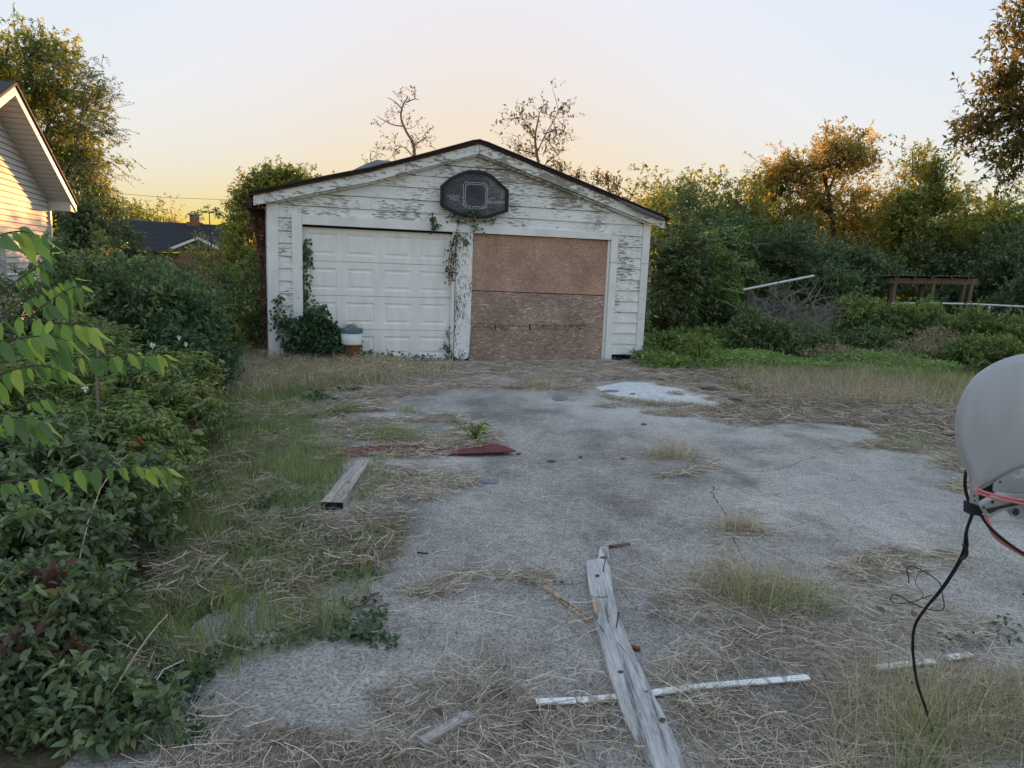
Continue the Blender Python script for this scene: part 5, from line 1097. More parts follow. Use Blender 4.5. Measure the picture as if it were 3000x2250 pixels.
# weed growing on the red sheet, and other single plants
def weed(label, px, py, h, n, L, mat, spread=.12, name='weed', wd=.5):
    c = G(px, py); root = thing(name, label, 'weed', (c[0], c[1], 0)); mb = MB(); parts = []
    for k in range(max(3, n // 9)):
        tip = c + np.array([rng.normal(0, spread), rng.normal(0, spread), h * rng.uniform(.6, 1.05)]); P = limb(mb, c, tip, .004, .002, .12, 5, 4); m_ = 9; t = rng.uniform(.3, 1, m_); Q = np.array([np.interp(t, np.linspace(0, 1, 5), P[:, i]) for i in range(3)]).T; D = rn(m_, 3); D[:, 2] = np.abs(D[:, 2]) * .3; Ls = L * rng.uniform(.6, 1.2, m_); V, Fq = leaves(Q, D, nrm(rn(m_, 3) * .4 + np.array([0, -.2, 1.0])), Ls, Ls * wd, droop=.3); parts.append((V, Fq, np.repeat(rng.random(m_), 4)))
    tag(mb.build('stems', M_bark, root, world=True), kind='stuff'); leaf_part('leaves', parts, mat, root); return root
weed('leafy weed growing over the right end of the red sheet', 1395, 1300, .22, 130, .055, L_cover, .12)
weed('yellow-green sapling at the corner of the brown straw', 2050, 1075, .55, 260, .10, L_lime, .28, 'young_plant', .35)
weed('broad-leaved weed standing in front of the right hedge', 2530, 1030, .42, 90, .20, L_blue, .13, 'weed', .38)
weed('lime green weed patch in the brown straw', 1960, 1085, .25, 150, .09, L_lime, .25)
weed('small pale green seedling on the brown straw edge', 2165, 1145, .15, 60, .07, L_lime, .12)
weed('slim green weed left of the broad-leaved weed', 2410, 1035, .40, 110, .10, L_cover, .12)
weed('leafy green weed in the middle of the ground cover', 2370, 1060, .30, 130, .08, L_cover, .3)

# ================================================================== BUCKET, CAN, VINES ON THE GARAGE
bk = gw(np.array([.0, 0, 0]) + wall(1030, 1040, -.35)); bkx, bky = bk[0], bk[1]
can = thing('rusty_can', 'rusty brown metal can under the white bucket', 'can', (bkx, bky, 0)); MB().lathe([(0, .0), (.135, .0), (.135, .02), (.128, .03), (.128, .15), (.133, .16), (.128, .17), (.128, .27), (.136, .28), (.136, .29), (0, .292)], (0, 0, 0), 28).build('body', M_rust, can, smooth=True)
MB().tube([(-.05, -.133, .03), (-.045, -.131, .27)], .005, 5).build('seam', M_rust, can)
bu = thing('bucket', 'white plastic bucket with blue rim band on a rusty can', 'bucket', (bkx, bky, .294)); MB().lathe([(0, .0), (.142, .0), (.146, .012), (.156, .21), (.150, .21), (.138, .02), (0, .016)], (0, 0, 0), 32).build('pail', M_white, bu, smooth=True)
MB().lathe([(.1545, .168), (.163, .170), (.163, .185), (.160, .19), (.1625, .225), (.154, .228), (.152, .19)], (0, 0, 0), 32).build('blue_rim', M_bluerim, bu, smooth=True)
MB().tube(spline([(.163, -.02, .2), (.17, -.06, .27), (.10, -.05, .33), (.0, .0, .34), (-.1, .05, .33), (-.16, .02, .2)], 6), .003, 5).build('bail_handle', M_galv, bu)
MB().lathe([(0, .29), (.06, .27), (.12, .225), (.15, .205)], (0, 0, 0), 14).build('debris_heap', M_barklight, bu)
Q = np.array([bkx, bky, .52]) + rn(160, 3) * np.array([.07, .07, .035]); V, Fq, at = straws(Q - np.array([0, 0, .0]), .16, .004, (0, .02), tilt=.3); leaf_part('dead_stalks', [(V, Fq, at)], L_straw, bu)

def wallvine(name, label, paths, nleaf, L, mat, off=-.07, spread=.05, stem=.004, hang=.6, cat='vine', stemmat=None, wd=.8):
    P0 = gw(wall(*paths[0][0], off)); root = thing(name, label, cat, (P0[0], P0[1], 0)); Ps = []
    for pa in paths:
        P = spline([wall(x, y, off + rng.uniform(-.015, .01)) for x, y in pa], 8); MB().tube(gw(P), stem, 4).build('stem', stemmat or M_deadvine, root, world=True); Ps.append(P)
    P = np.concatenate(Ps); k = rng.integers(0, len(P), nleaf); Q = P[k] + rn(nleaf, 3) * np.array([spread, .022, spread]); Q[:, 1] = np.minimum(Q[:, 1], off + .015)
    D = rn(nleaf, 3) * .6 + np.array([0, -.15, -hang]); Nn = rn(nleaf, 3) * .35 + np.array([0, -1.0, .25]); Ls = L * rng.uniform(.6, 1.25, nleaf); V, Fq = leaves(Q, D, nrm(Nn), Ls, Ls * wd, .1); leaf_part('leaves', [(gw(V), Fq, np.repeat(rng.random(nleaf), 4))], mat, root); return root
wallvine('ivy_vine', 'green ivy climbing the left jamb of the roll-up door', [[(892, 1000), (893, 900), (890, 820), (893, 760), (897, 705)], [(893, 900), (915, 925), (940, 915)], [(905, 960), (930, 930), (940, 912)]], 420, .062, L_ivy, -.0, .055)
wallvine('ivy_vine', 'sparse ivy on the clapboards at the left garage corner', [[(850, 960), (820, 930), (815, 890), (822, 870)], [(870, 930), (845, 940), (820, 945), (800, 930)], [(830, 1000), (815, 960), (825, 920)]], 230, .05, L_ivy, -.07, .05)
iv = [gw(wall(925, 1030, -.2)), gw(wall(965, 1030, -.22)), gw(wall(890, 1030, -.2))]
shrub('ivy_mound', 'dark ivy heap at the foot of the door beside the bucket', [(iv[0][0], iv[0][1], .72, .30, .20, 190), (iv[1][0], iv[1][1], .55, .26, .2, 140), (iv[2][0], iv[2][1], .62, .2, .18, 90)], L_ivy, .055, .036, 6, 7, .12, 31, droop=.5, cat='ivy')
wallvine('ivy_vine', 'small ivy along the bottom of the roll-up door', [[(1040, 1045), (1090, 1035), (1160, 1045), (1240, 1050), (1330, 1052)], [(1050, 1040), (1045, 1000), (1040, 985)]], 320, .05, L_ivy, -.09, .035)
wallvine('ivy_vine', 'thin vine with few leaves low on the door near the post', [[(1315, 1050), (1318, 1010), (1312, 985), (1316, 960)], [(1318, 1020), (1300, 1010)]], 55, .045, L_ivy, -.0, .03)
wallvine('dead_vine', 'dead brown vine hanging beside the centre post', [[(1335, 690), (1325, 720), (1322, 770), (1316, 830)], [(1330, 695), (1318, 740), (1312, 800)], [(1338, 700), (1330, 760), (1326, 810), (1312, 838)], [(1322, 790), (1300, 788)]], 120, .04, L_deadleaf, -.07, .035, .005, 1.2)
wallvine('hanging_vine', 'vine with green leaves dangling from the backboard over the header', [[(1345, 640), (1340, 665), (1335, 690)], [(1330, 638), (1318, 632), (1308, 640)], [(1345, 640), (1400, 650), (1440, 645), (1445, 655)], [(1395, 645), (1385, 665), (1400, 672)], [(1340, 680), (1360, 705), (1368, 725)], [(1350, 650), (1380, 660), (1420, 672)]], 70, .045, L_ivy, -.085, .028, .0035, .8)
wallvine('hanging_vine', 'short leafy vine strand left of the backboard on the header', [[(1264, 620), (1268, 645), (1270, 672)], [(1270, 668), (1288, 655)]], 60, .05, L_ivy, -.085, .016, .003, .8)
wallvine('leaf_sprig', 'small leafy sprig caught in the backboard hoop bracket', [[(1378, 632), (1382, 620), (1388, 610)], [(1385, 632), (1390, 618)]], 40, .045, L_ivy, -.26, .03, .003, .5)
wallvine('creeper', 'green creeper climbing the right garage corner board', [[(1872, 1050), (1878, 980), (1885, 900), (1895, 800), (1905, 720)], [(1876, 1000), (1890, 960), (1893, 900)]], 520, .085, L_hedge, .06, .06, .005, .5, wd=.45)
wallvine('dead_vine', 'tangle of dead brown vines under the left eave', [[(775, 1000), (772, 850), (768, 700), (765, 640), (770, 610)], [(780, 950), (776, 800), (755, 680), (750, 620)], [(770, 900), (763, 780), (775, 690), (760, 615)], [(765, 760), (752, 700), (745, 640)], [(776, 740), (770, 660), (780, 615)], [(760, 690), (770, 650), (752, 625)], [(752, 670), (775, 640), (762, 612)]], 420, .07, L_deadleaf, .35, .06, .012, 1.0)

# ================================================================== SATELLITE DISH
DY = 1.9
dpx = [(2803, 1270), (2806, 1220), (2820, 1170), (2845, 1125), (2880, 1090), (2935, 1060), (3000, 1043), (3080, 1040), (3160, 1065), (3220, 1120), (3245, 1190), (3235, 1260), (3190, 1315), (3110, 1345), (3000, 1366), (2930, 1396), (2885, 1422), (2862, 1428), (2848, 1412), (2836, 1375), (2818, 1330), (2808, 1300)]
dsh = thing('satellite_dish', 'grey satellite dish seen from behind at the right edge', 'satellite dish', tuple(A(3090, 1500, DY + .12) * np.array([1, 1, 0])))
def dpt(x, y, dy=0.0):                      # a point of the dish plane, tilted: right side farther
    Yd = DY + (x - 2950) / F * .45 + dy; return A(x, y, Yd)
ol = spline(dpx + [dpx[0]], 4)[:-1]; n_ = len(ol); cx_, cy_ = 2985, 1235; mb = MB(); V = []; NR = 9
for k in range(NR + 1):
    f_ = 1 - k / NR
    for (x, y) in ol: V.append(dpt(cx_ + (x - cx_) * f_, cy_ + (y - cy_) * f_, -.034 * (1 - f_ ** 2)))
Fs = [(k * n_ + i, k * n_ + (i + 1) % n_, (k + 1) * n_ + (i + 1) % n_, (k + 1) * n_ + i) for k in range(NR - 1) for i in range(n_)] + [((NR - 1) * n_ + i, (NR - 1) * n_ + (i + 1) % n_, NR * n_) for i in range(n_)]
mb.add(V, Fs); refl = mb.build('reflector', M_dish, dsh, world=True, smooth=True)
sd_ = refl.modifiers.new('thick', 'SOLIDIFY'); sd_.thickness = .003; sd_.offset = -1
P = [dpt(x, y, .004) for x, y in ol]; P.append(P[0]); MB().tube(P, .0055, 8, False).build('rolled_edge', M_dish, dsh, world=True, smooth=True)
P = [dpt(cx_ + (x - cx_) * .955, cy_ + (y - cy_) * .955, -.0045) for x, y in ol]; P.append(P[0]); MB().tube(P, .0016, 6, False).build('pressed_ring', M_bracket, dsh, world=True, smooth=True)
def plate(name, pts, dy, mat, th=.005): return MB().prism([A(x, y, DY + dy) for x, y in pts], (0, th, 0)).build(name, mat, dsh, world=True, bevel=.0015)
plate('left_flange', [(2847, 1395), (2862, 1398), (2880, 1416), (2866, 1432), (2870, 1482), (2842, 1472)], -.03, M_bracket)
plate('bracket_arm', [(2910, 1440), (2911, 1418), (2922, 1408), (2945, 1404), (2962, 1397), (2985, 1400), (3010, 1402), (3090, 1412), (3090, 1452), (3000, 1450)], -.02, M_bracket)
plate('bracket_web', [(2868, 1430), (2912, 1412), (2914, 1445), (2866, 1470)], .02, M_grey_in)
plate('bracket_channel', [(2868, 1481), (2888, 1474), (2917, 1459), (2960, 1448), (3070, 1448), (3070, 1482), (2990, 1487), (2953, 1493), (2925, 1503), (2902, 1520), (2884, 1506)], -.045, M_bracket)
plate('channel_lip', [(2890, 1492), (2930, 1484), (2990, 1470), (3070, 1462), (3070, 1468), (2990, 1478), (2930, 1492), (2900, 1506)], -.052, M_grey_in, .004)
plate('end_box', [(2842, 1474), (2868, 1482), (2884, 1500), (2872, 1513), (2841, 1508)], -.02, M_grey_in, .03)
plate('pivot_plate', [(2948, 1494), (2962, 1512), (2982, 1521), (3012, 1522), (3080, 1516), (3080, 1480), (2990, 1487)], -.035, M_bracket)
for (x, y, r_) in ((2976, 1500, 11), (2908, 1471, 5), (2882, 1487, 4), (2856, 1438, 3), (2855, 1453, 3), (2856, 1467, 3), (2930, 1412, 4)):
    MB().add([A(x + r_ * math.cos(a), y + r_ * math.sin(a), DY - .0535) for a in np.linspace(0, 2 * math.pi, 14, endpoint=False)], [tuple(range(14))]).build('bolt_hole', M_grey_in, dsh, world=True)
mp_ = A(3230, 1500, DY + .1); MB().tube([(mp_[0], mp_[1], -.05), (mp_[0], mp_[1], mp_[2] + .05)], .022, 12).build('mast', M_bracket, dsh, world=True); MB().bar(A(3060, 1470, DY), mp_ + (0, 0, .03), .05, .05).build('mast_clamp', M_bracket, dsh, world=True)
def cable(label, pts, Y0, Y1, r_, mat, name='cable', last=None):
    P = [A(x, y, yy) for (x, y), yy in zip(pts, np.linspace(Y0, Y1, len(pts)))]; P = spline(P, 5); root = thing(name, label, 'cable', (P[-1][0], P[-1][1], 0)); MB().tube(P, r_, 7).build('wire', mat, root, world=True, smooth=True); return root
mainp = [(2847, 1509), (2831, 1557), (2824, 1609), (2800, 1661), (2761, 1721), (2715, 1778), (2682, 1829), (2674, 1886), (2679, 1952), (2689, 2008), (2712, 2075), (2728, 2131), (2740, 2175), (2752, 2228)]
mc = cable('thick black cable bundle dropping from the dish to the ground', mainp, 1.9, 2.19, .0044, M_cable)
P = spline([A(x + dx, y, yy) for (x, y), yy, dx in zip(mainp[:6], np.linspace(1.89, 2.0, 6), (3, 2, 9, 5, 5, 2))], 5); MB().tube(P, .003, 6).build('second_strand', M_cable, mc, world=True); P = spline([A(x, y, 1.93) for x, y in ((2822, 1595), (2832, 1612), (2830, 1628), (2815, 1640))], 5); MB().tube(P, .0045, 6).build('tape_knot', M_cable, mc, world=True)
cable('black cable curving away behind the dish bracket', [(2868, 1500), (2899, 1544), (2943, 1583), (3000, 1622), (3090, 1668)], 1.88, 1.95, .0046, M_cable)
cable('black cable loop at the left edge of the dish', [(2845, 1362), (2831, 1380), (2827, 1420), (2833, 1452), (2842, 1480)], 1.92, 1.90, .0045, M_cable)
cable('faded red flat wire below the dish bracket', [(2884, 1512), (2900, 1545), (2922, 1576), (2979, 1614), (3080, 1668)], 1.885, 1.955, .0062, M_pink)
k_ = cable('pair of pink wires wrapped round the dish bracket', [(2860, 1432), (2885, 1442), (2917, 1450), (3000, 1466), (3090, 1478)], 1.83, 1.83, .0036, M_pink)
MB().tube(spline([A(x, y, 1.83) for x, y in ((2858, 1441), (2885, 1451), (2917, 1460), (3000, 1476), (3090, 1488))], 5), .0036, 6).build('wire', M_pink, k_, world=True, smooth=True); MB().tube(spline([A(x, y, 1.828) for x, y in ((2862, 1430), (2856, 1436), (2860, 1443))], 5), .0036, 6).build('wire_bend', M_pink, k_, world=True)
cable('thin dark wire looping off the black cable bundle', [(2663, 1709), (2661, 1685), (2657, 1668), (2668, 1659), (2700, 1670), (2749, 1703), (2759, 1731), (2766, 1776), (2755, 1788), (2715, 1784), (2662, 1761), (2629, 1743), (2611, 1748), (2616, 1765), (2665, 1765), (2732, 1743)], 2.05, 2.05, .0016, M_thinwire)
cable('hair-thin wire scrap inside the wire loop', [(2713, 1668), (2690, 1682), (2682, 1705), (2690, 1722), (2705, 1740), (2700, 1752)], 2.05, 2.05, .0009, M_thinwire)

# ================================================================== RIGHT BACKGROUND: shelter, fence, brush
sh = thing('wood_shelter', 'small open wooden shelter with flat metal roof among the trees', 'shelter', tuple(A(2735, 900, 18.0) * np.array([1, 1, 0])))
Ysh = 18.0
MB().bar(A(2605, 822, Ysh), A(2862, 825, Ysh), .06, .14).build('front_beam', M_shedwood, sh, world=True); MB().bar(A(2640, 826, Ysh + .5), A(2850, 828, Ysh + .5), .06, .12).build('rear_beam', M_shedwood, sh, world=True)
for x, yy, w_ in ((2619, Ysh, .075), (2732, Ysh, .075), (2844, Ysh, .075), (2700, Ysh + .5, .09), (2822, Ysh + .5, .09), (2610, Ysh + .5, .09)):
    p = A(x, 830, yy); MB().bar((p[0], p[1], 0), (p[0] + .02, p[1], p[2]), w_, w_, (0, 1, 0)).build('post', M_shedwood, sh, world=True)
for x in (2625, 2680, 2730, 2790, 2840): p = A(x, 813, Ysh - .1); MB().bar(p, p + np.array([0, .7, .0]), .05, .09).build('rafter', M_shedwood, sh, world=True)
p, q = A(2608, 808, Ysh - .2), A(2862, 811, Ysh - .2); mb = MB(); k = 40
for i in range(k):
    a = p + (q - p) * i / k; b = p + (q - p) * (i + 1) / k; za, zb2 = .018 * (i % 2), .018 * ((i + 1) % 2); mb.add([a + (0, 0, za), b + (0, 0, zb2), b + (0, .75, zb2 - .02), a + (0, .75, za - .02)], [(0, 1, 2, 3)])
mb.build('metal_roof', M_metalsheet, sh, world=True)
rf = thing('fence_rail', 'pale pipe fence rail behind the right hedge', 'fence', tuple(A(2800, 1000, 14.2) * np.array([1, 1, 0]))); P = [A(2612, 889, 15.5), A(2720, 888, 15.4), A(2850, 891, 15.3), A(3010, 899, 14.9), A(3150, 906, 14.6)]; MB().tube(P, .019, 8).build('rail', M_galv, rf, world=True)
for x in (2625, 2900, 3100): p = A(x, 891, 15.35); MB().tube([(p[0], p[1], 0), (p[0], p[1], p[2])], .025, 8).build('post', M_galv, rf, world=True)
lp = thing('leaning_pipe', 'pale metal pipe leaning up out of the brush pile', 'pipe', tuple(A(2180, 1000, 13.4) * np.array([1, 1, 0]))); a, b = A(2178, 849, 13.4), A(2385, 808, 13.2); MB().tube([a, b], .022, 8).build('pipe', M_galv, lp, world=True); pass
MB().tube([(a[0] + .1, a[1], -.05), (a[0] + .1, a[1], a[2])], .03, 7).build('prop_post', M_bark, lp, world=True)
cl = thing('collapsed_fence', 'sagging chain-link fence overgrown with vines below the brush', 'fence', tuple(A(2310, 1000, 13.2) * np.array([1, 1, 0]))); qd = [A(2180, 985, 13.0), A(2445, 985, 13.0), A(2450, 905, 13.4), A(2185, 868, 13.5)]; mb = MB()
def quadp(u, v): return (qd[0] * (1 - u) + qd[1] * u) * (1 - v) + (qd[3] * (1 - u) + qd[2] * u) * v + np.array([0, .06 * math.sin(u * 7 + v * 4), 0])
for k in range(-14, 32):
    for s_ in (1, -1):
        pts = []
        for t in np.linspace(0, 1, 9):
            u = k / 31 + s_ * t * .42 + (.0 if s_ > 0 else .42)
            if 0 <= u <= 1: pts.append(quadp(u, t))
        if len(pts) > 2: mb.tube(pts, .0024, 3, False)
mb.build('wire_mesh', M_wire_old, cl, world=True)
for u in (0.02, .98): p = quadp(u, 1); MB().tube([(p[0], p[1], -.05), p], .025, 7).build('post', M_bark, cl, world=True)
bp = thing('brush_pile', 'heap of bare grey dead branches behind the sagging fence', 'brush pile', tuple(A(2310, 1000, 13.9) * np.array([1, 1, 0])))
cB = A(2320, 868, 13.8)
for k in range(46):
    a = cB + np.array([rng.normal(0, .45), rng.normal(0, .25), rng.uniform(-1.0, -.1)]); b = a + np.array([rng.normal(0, .42), rng.normal(0, .2), rng.uniform(.1, .6)]); mb = MB(); r_ = rng.uniform(.008, .032); Q = limb(mb, a, b, r_, r_ * .35, .05, 6, 5)
    for j in range(3): e = Q[2 + j] + np.array([rng.normal(0, .22), rng.normal(0, .1), rng.uniform(-.05, .3)]); limb(mb, Q[2 + j], e, r_ * .45, .004, .2, 4, 4)
    mb.build('branch', M_twig, bp, world=True)
for (x, y, lab) in ((2080, 960, 'pale bare branches lying in the weeds right of the garage'), (2140, 975, 'bare twigs at the foot of the right thicket'), (2000, 975, 'small heap of dead twigs beside the garage corner'), (2620, 1075, 'bleached twigs lying before the right hedge')):
    c = G(x, y); root = thing('dead_twigs', lab, 'branches', (c[0], c[1], 0)); mb = MB()
    for k in range(14): a = c + np.array([rng.normal(0, .35), rng.normal(0, .2), .02]); limb(mb, a, a + np.array([rng.normal(0, .35), rng.normal(0, .2), rng.uniform(.03, .4)]), .009, .003, .2, 5, 4)
    mb.build('twigs', M_twig, root, world=True)

# ================================================================== RIGHT HEDGES
def hb(px, py, Y, zt, rx, ry, n): p = A(px, py, Y); return (p[0], Y, zt, rx, ry, n)
shrub('hedge', 'rounded vine-covered hedge in front of the fence rail', [hb(2480, 1000, 14.2, 1.16, 0.69, .5, 240), hb(2580, 1000, 14.1, 1.18, 0.78, .5, 240), hb(2690, 1000, 14.2, 1.14, 0.62, .5, 200)], L_nandina, .075, .03, 6, 8, .17, 41)
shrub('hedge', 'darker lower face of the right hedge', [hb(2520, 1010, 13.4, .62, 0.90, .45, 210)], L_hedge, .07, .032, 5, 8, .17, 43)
shrub('hedge', 'green hedge end near the satellite dish rim', [hb(2870, 1010, 13.4, 1.0, 0.78, .5, 230), hb(2980, 1010, 13.0, .95, 0.78, .5, 210), hb(2790, 1010, 13.9, .95, 0.50, .45, 130)], L_nandina, .07, .028, 6, 8, .17, 45)
shrub('low_bush', 'yellow-green low bush below the right hedge end', [hb(2840, 1050, 12.3, .55, 0.67, .4, 170), hb(2960, 1060, 11.9, .6, 0.67, .4, 170)], L_nandina, .06, .025, 6, 8, .15, 47)
shrub('low_bush', 'small olive bush left of the rounded hedge', [hb(2370, 990, 13.9, .72, 0.47, .4, 150)], L_nandina, .06, .028, 6, 8, .16, 49)
shrub('vine_mound', 'dark vines draped on the sagging fence', [hb(2290, 980, 12.8, .78, 0.36, .2, 80), hb(2400, 985, 12.8, .5, 0.3, .25, 60), hb(2200, 980, 12.9, .9, 0.40, .3, 120)], L_hedge, .06, .028, 5, 8, .16, 51)
shrub('dry_bush', 'grey dry weeds between the two right hedges', [hb(2740, 1040, 13.2, .62, 0.45, .35, 120), hb(2700, 1060, 12.8, .4, 0.56, .3, 90)], L_grassdry, .06, .010, 6, 8, .18, 53, bark=M_twig)
shrub('dry_bush', 'pinkish dry weeds in front of the small olive bush', [hb(2330, 1000, 13.1, .36, 0.78, .35, 110), hb(2440, 1030, 12.5, .3, 0.56, .3, 70)], L_grassdry, .05, .008, 6, 8, .17, 55, bark=M_twig)
shrub('thicket', 'leafy thicket against the right garage corner', [hb(1960, 950, 14.5, 1.1, 0.67, .6, 200), hb(2050, 950, 14.7, 1.0, 0.62, .55, 160), hb(2130, 960, 14.5, 1.0, 0.67, .5, 170)], L_hedge, .085, .035, 5, 8, .22, 57)
shrub('weeds', 'weedy green growth at the foot of the thicket', [hb(1960, 1020, 13.0, .42, 0.78, .5, 150), hb(2100, 1010, 13.4, .45, 0.78, .5, 150)], L_cover, .07, .028, 5, 8, .16, 59)

# ================================================================== TREES RIGHT
for i, (px, Y, zt, lab) in enumerate(((2200, 17.0, 1.7, 'dark understory bush behind the sagging fence'), (2420, 18.0, 1.8, 'dark understory bush behind the brush pile'), (2620, 20.0, 2.0, 'dark understory bush behind the left end of the shelter'), (2760, 20.5, 2.0, 'dark understory bush behind the middle of the shelter'), (2900, 20.0, 2.0, 'dark understory bush behind the right end of the shelter'), (3030, 18.0, 2.0, 'dark understory bush at the right picture edge'), (2030, 16.0, 1.8, 'dark understory bush behind the garage corner thicket'), (1830, 18.8, 2.2, 'dark bush added behind the right garage wall to block low sun'), (1660, 19.5, 2.4, 'unseen dark bush added behind the garage rear wall to block low sun'))):  # last two are hidden bushes, added to keep low sun off the slab
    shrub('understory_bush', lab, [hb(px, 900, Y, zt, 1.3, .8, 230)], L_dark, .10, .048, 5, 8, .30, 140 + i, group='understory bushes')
RG = 'trees right of the garage'
tree('locust_tree', 'fern-leaved tree leaning over the right garage corner', 1975, 13.8, 655, 960, 95, L_hedge, 120, 6, 10, .10, .032, 61, .36, pinnate=True, group=RG, trunk_r=.05)
tree('locust_tree', 'lighter fern-leaved tree second from the garage corner', 2070, 14.5, 680, 930, 80, L_cover, 80, 6, 10, .095, .03, 62, .34, pinnate=True, group=RG, trunk_r=.04)
tree('evergreen_tree', 'dome-shaped dark evergreen in front of the right trees', 2130, 16.5, 630, 900, 75, L_dark, 150, 6, 8, .085, .04, 63, .30, group=RG, trunk_r=.06)
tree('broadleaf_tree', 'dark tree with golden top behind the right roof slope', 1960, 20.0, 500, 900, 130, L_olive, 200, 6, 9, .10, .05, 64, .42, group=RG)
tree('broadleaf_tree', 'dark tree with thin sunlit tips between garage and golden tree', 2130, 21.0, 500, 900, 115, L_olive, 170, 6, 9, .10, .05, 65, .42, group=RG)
tree('mimosa_tree', 'feathery tree in shade before the golden tree', 2270, 18.0, 640, 900, 130, L_dark, 170, 6, 12, .085, .024, 66, .42, pinnate=True, group=RG, droop=.6)
tree('autumn_tree', 'tallest golden autumn tree right of the garage', 2400, 23.0, 405, 800, 190, L_gold, 210, 6, 9, .12, .05, 67, .5, group=RG, trunk_r=.13, nlimb=14, blobs=[(2460, 470, 110, 80, 0, 70), (2330, 520, 120, 80, 0, 65), (2400, 600, 170, 90, 0, 75), (2260, 560, 70, 70, .5, 30), (2500, 660, 130, 100, -.5, 45)])
tree('sparse_tree', 'thin half-bare tree right of the golden tree', 2590, 23.5, 480, 800, 60, L_gold, 45, 5, 7, .10, .045, 68, .45, group=RG, trunk_r=.07, bark=M_barklight)
tree('ivy_tree', 'tall tree with dark ivy-clad lower trunk and wispy top', 2700, 22.0, 425, 860, 110, L_olive, 210, 6, 9, .10, .048, 69, .42, group=RG, trunk_r=.13, blobs=[(2715, 500, 95, 75, 0, 48), (2720, 590, 110, 80, 0, 70), (2660, 640, 60, 120, -1, 90), (2740, 720, 110, 110, 0, 80)])
tree('broadleaf_tree', 'sunlit yellow-green tree above the wood shelter', 2890, 22.0, 560, 860, 120, L_olive, 170, 6, 9, .10, .05, 70, .42, group=RG)
tree('broadleaf_tree', 'olive tree at the right edge beyond the shelter', 3010, 21.0, 620, 880, 110, L_olive, 130, 6, 9, .10, .05, 71, .42, group=RG)
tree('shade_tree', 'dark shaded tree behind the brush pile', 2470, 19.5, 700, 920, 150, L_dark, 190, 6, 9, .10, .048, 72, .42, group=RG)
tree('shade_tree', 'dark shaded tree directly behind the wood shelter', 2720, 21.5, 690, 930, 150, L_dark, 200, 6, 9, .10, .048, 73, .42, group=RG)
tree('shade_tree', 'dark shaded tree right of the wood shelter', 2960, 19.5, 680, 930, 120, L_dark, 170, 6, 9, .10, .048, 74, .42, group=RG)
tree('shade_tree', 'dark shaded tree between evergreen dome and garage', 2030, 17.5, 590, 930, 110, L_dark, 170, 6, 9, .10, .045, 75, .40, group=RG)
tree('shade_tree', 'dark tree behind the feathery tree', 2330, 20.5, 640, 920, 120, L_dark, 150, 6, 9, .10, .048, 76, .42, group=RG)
tree('broadleaf_tree', 'olive tree filling the gap between golden and half-bare trees', 2560, 24.5, 540, 860, 100, L_olive, 130, 6, 9, .11, .05, 77, .45, group=RG)
tree('broadleaf_tree', 'olive tree between the ivy-clad tree and the sunlit tree', 2800, 24.0, 560, 860, 90, L_olive, 120, 6, 9, .11, .05, 78, .45, group=RG)
tree('broadleaf_tree', 'olive tree left of the tall golden tree', 2230, 24.0, 540, 860, 90, L_olive, 120, 6, 9, .11, .05, 79, .45, group=RG)
BG = 'trees far behind the right thicket'
for i, (px, Y, tp, hw_, lab) in enumerate(((1900, 30, 560, 110, 'far dark tree just past the right eave'), (2080, 31, 560, 130, 'far dark tree behind the thin sunlit tips'), (2260, 32, 590, 140, 'far dark tree behind the feathery tree crown'), (2450, 33, 600, 150, 'far tree behind the tall golden tree'), (2640, 33, 600, 140, 'far tree behind the half-bare tree'), (2830, 32, 610, 140, 'far tree behind the ivy-clad tree'), (3000, 31, 640, 120, 'far tree at the right picture edge'))):
    tree('far_tree', lab, px, Y, tp, 860, hw_, L_dark if i % 2 else L_olive, 150, 6, 8, .15, .075, 80 + i, .62, group=BG, trunk_r=.12, twr=0)
# near tree whose branches enter top right
tree('pecan_tree', 'near tree with pinnate golden leaves entering at top right', 3250, 10.5, -200, 700, 200, L_pecan, 120, 4, 9, .085, .036, 91, .34, trunk_r=.16, nlimb=14, shell=.6, droop=.15, blobs=[(2985, 105, 45, 45, 0, 16), (2965, 250, 60, 60, 0, 26), (2950, 320, 75, 35, 0, 22), (2870, 395, 42, 38, 0, 14), (2975, 380, 45, 30, 0, 10), (2975, 450, 50, 35, .2, 18), (3110, 180, 60, 190, .3, 45), (3240, 100, 110, 260, .5, 45), (3000, 30, 12, 20, 0, 3)], tto=(3330, 150), lean=-.6)

# ================================================================== TREES LEFT AND BEHIND
tree('big_tree', 'large sunlit tree behind the neighbour house', 90, 23.0, 110, 700, 230, L_olive, 330, 7, 9, .11, .055, 101, .46, trunk_r=.2, nlimb=18, blobs=[(20, 230, 150, 130, 0, 90), (150, 300, 150, 140, 0, 110), (60, 420, 220, 120, 0, 120), (210, 470, 90, 110, 0, 60), (130, 150, 90, 50, 0, 28), (250, 560, 80, 70, 0, 28)])
tree('wispy_tree', 'locust sprays reaching out right of the large left tree', 255, 21.5, 260, 640, 90, L_dark, 60, 6, 11, .09, .030, 102, .5, pinnate=True, trunk_r=.03, blobs=[(290, 295, 45, 25, 0, 10), (300, 390, 40, 30, 0, 9), (265, 250, 35, 40, 0, 7), (270, 480, 40, 40, 0, 10), (200, 200, 60, 30, 0, 10), (250, 350, 35, 60, 0, 14)])
tree('shade_tree', 'dark tree between the neighbour house and the far house', 240, 19.0, 560, 800, 110, L_dark, 190, 6, 9, .10, .048, 103, .42)
tree('dark_bush', 'dark bush below the far roof left of its gable', 350, 15.5, 690, 860, 90, L_dark, 130, 6, 9, .085, .04, 104, .32, cat='shrub', trunk_r=.04)
tree('far_tree', 'low sunlit trees above the left end of the far roof', 400, 56.0, 600, 740, 90, L_olive, 120, 6, 8, .22, .11, 105, .9, trunk_r=.15, twr=0)
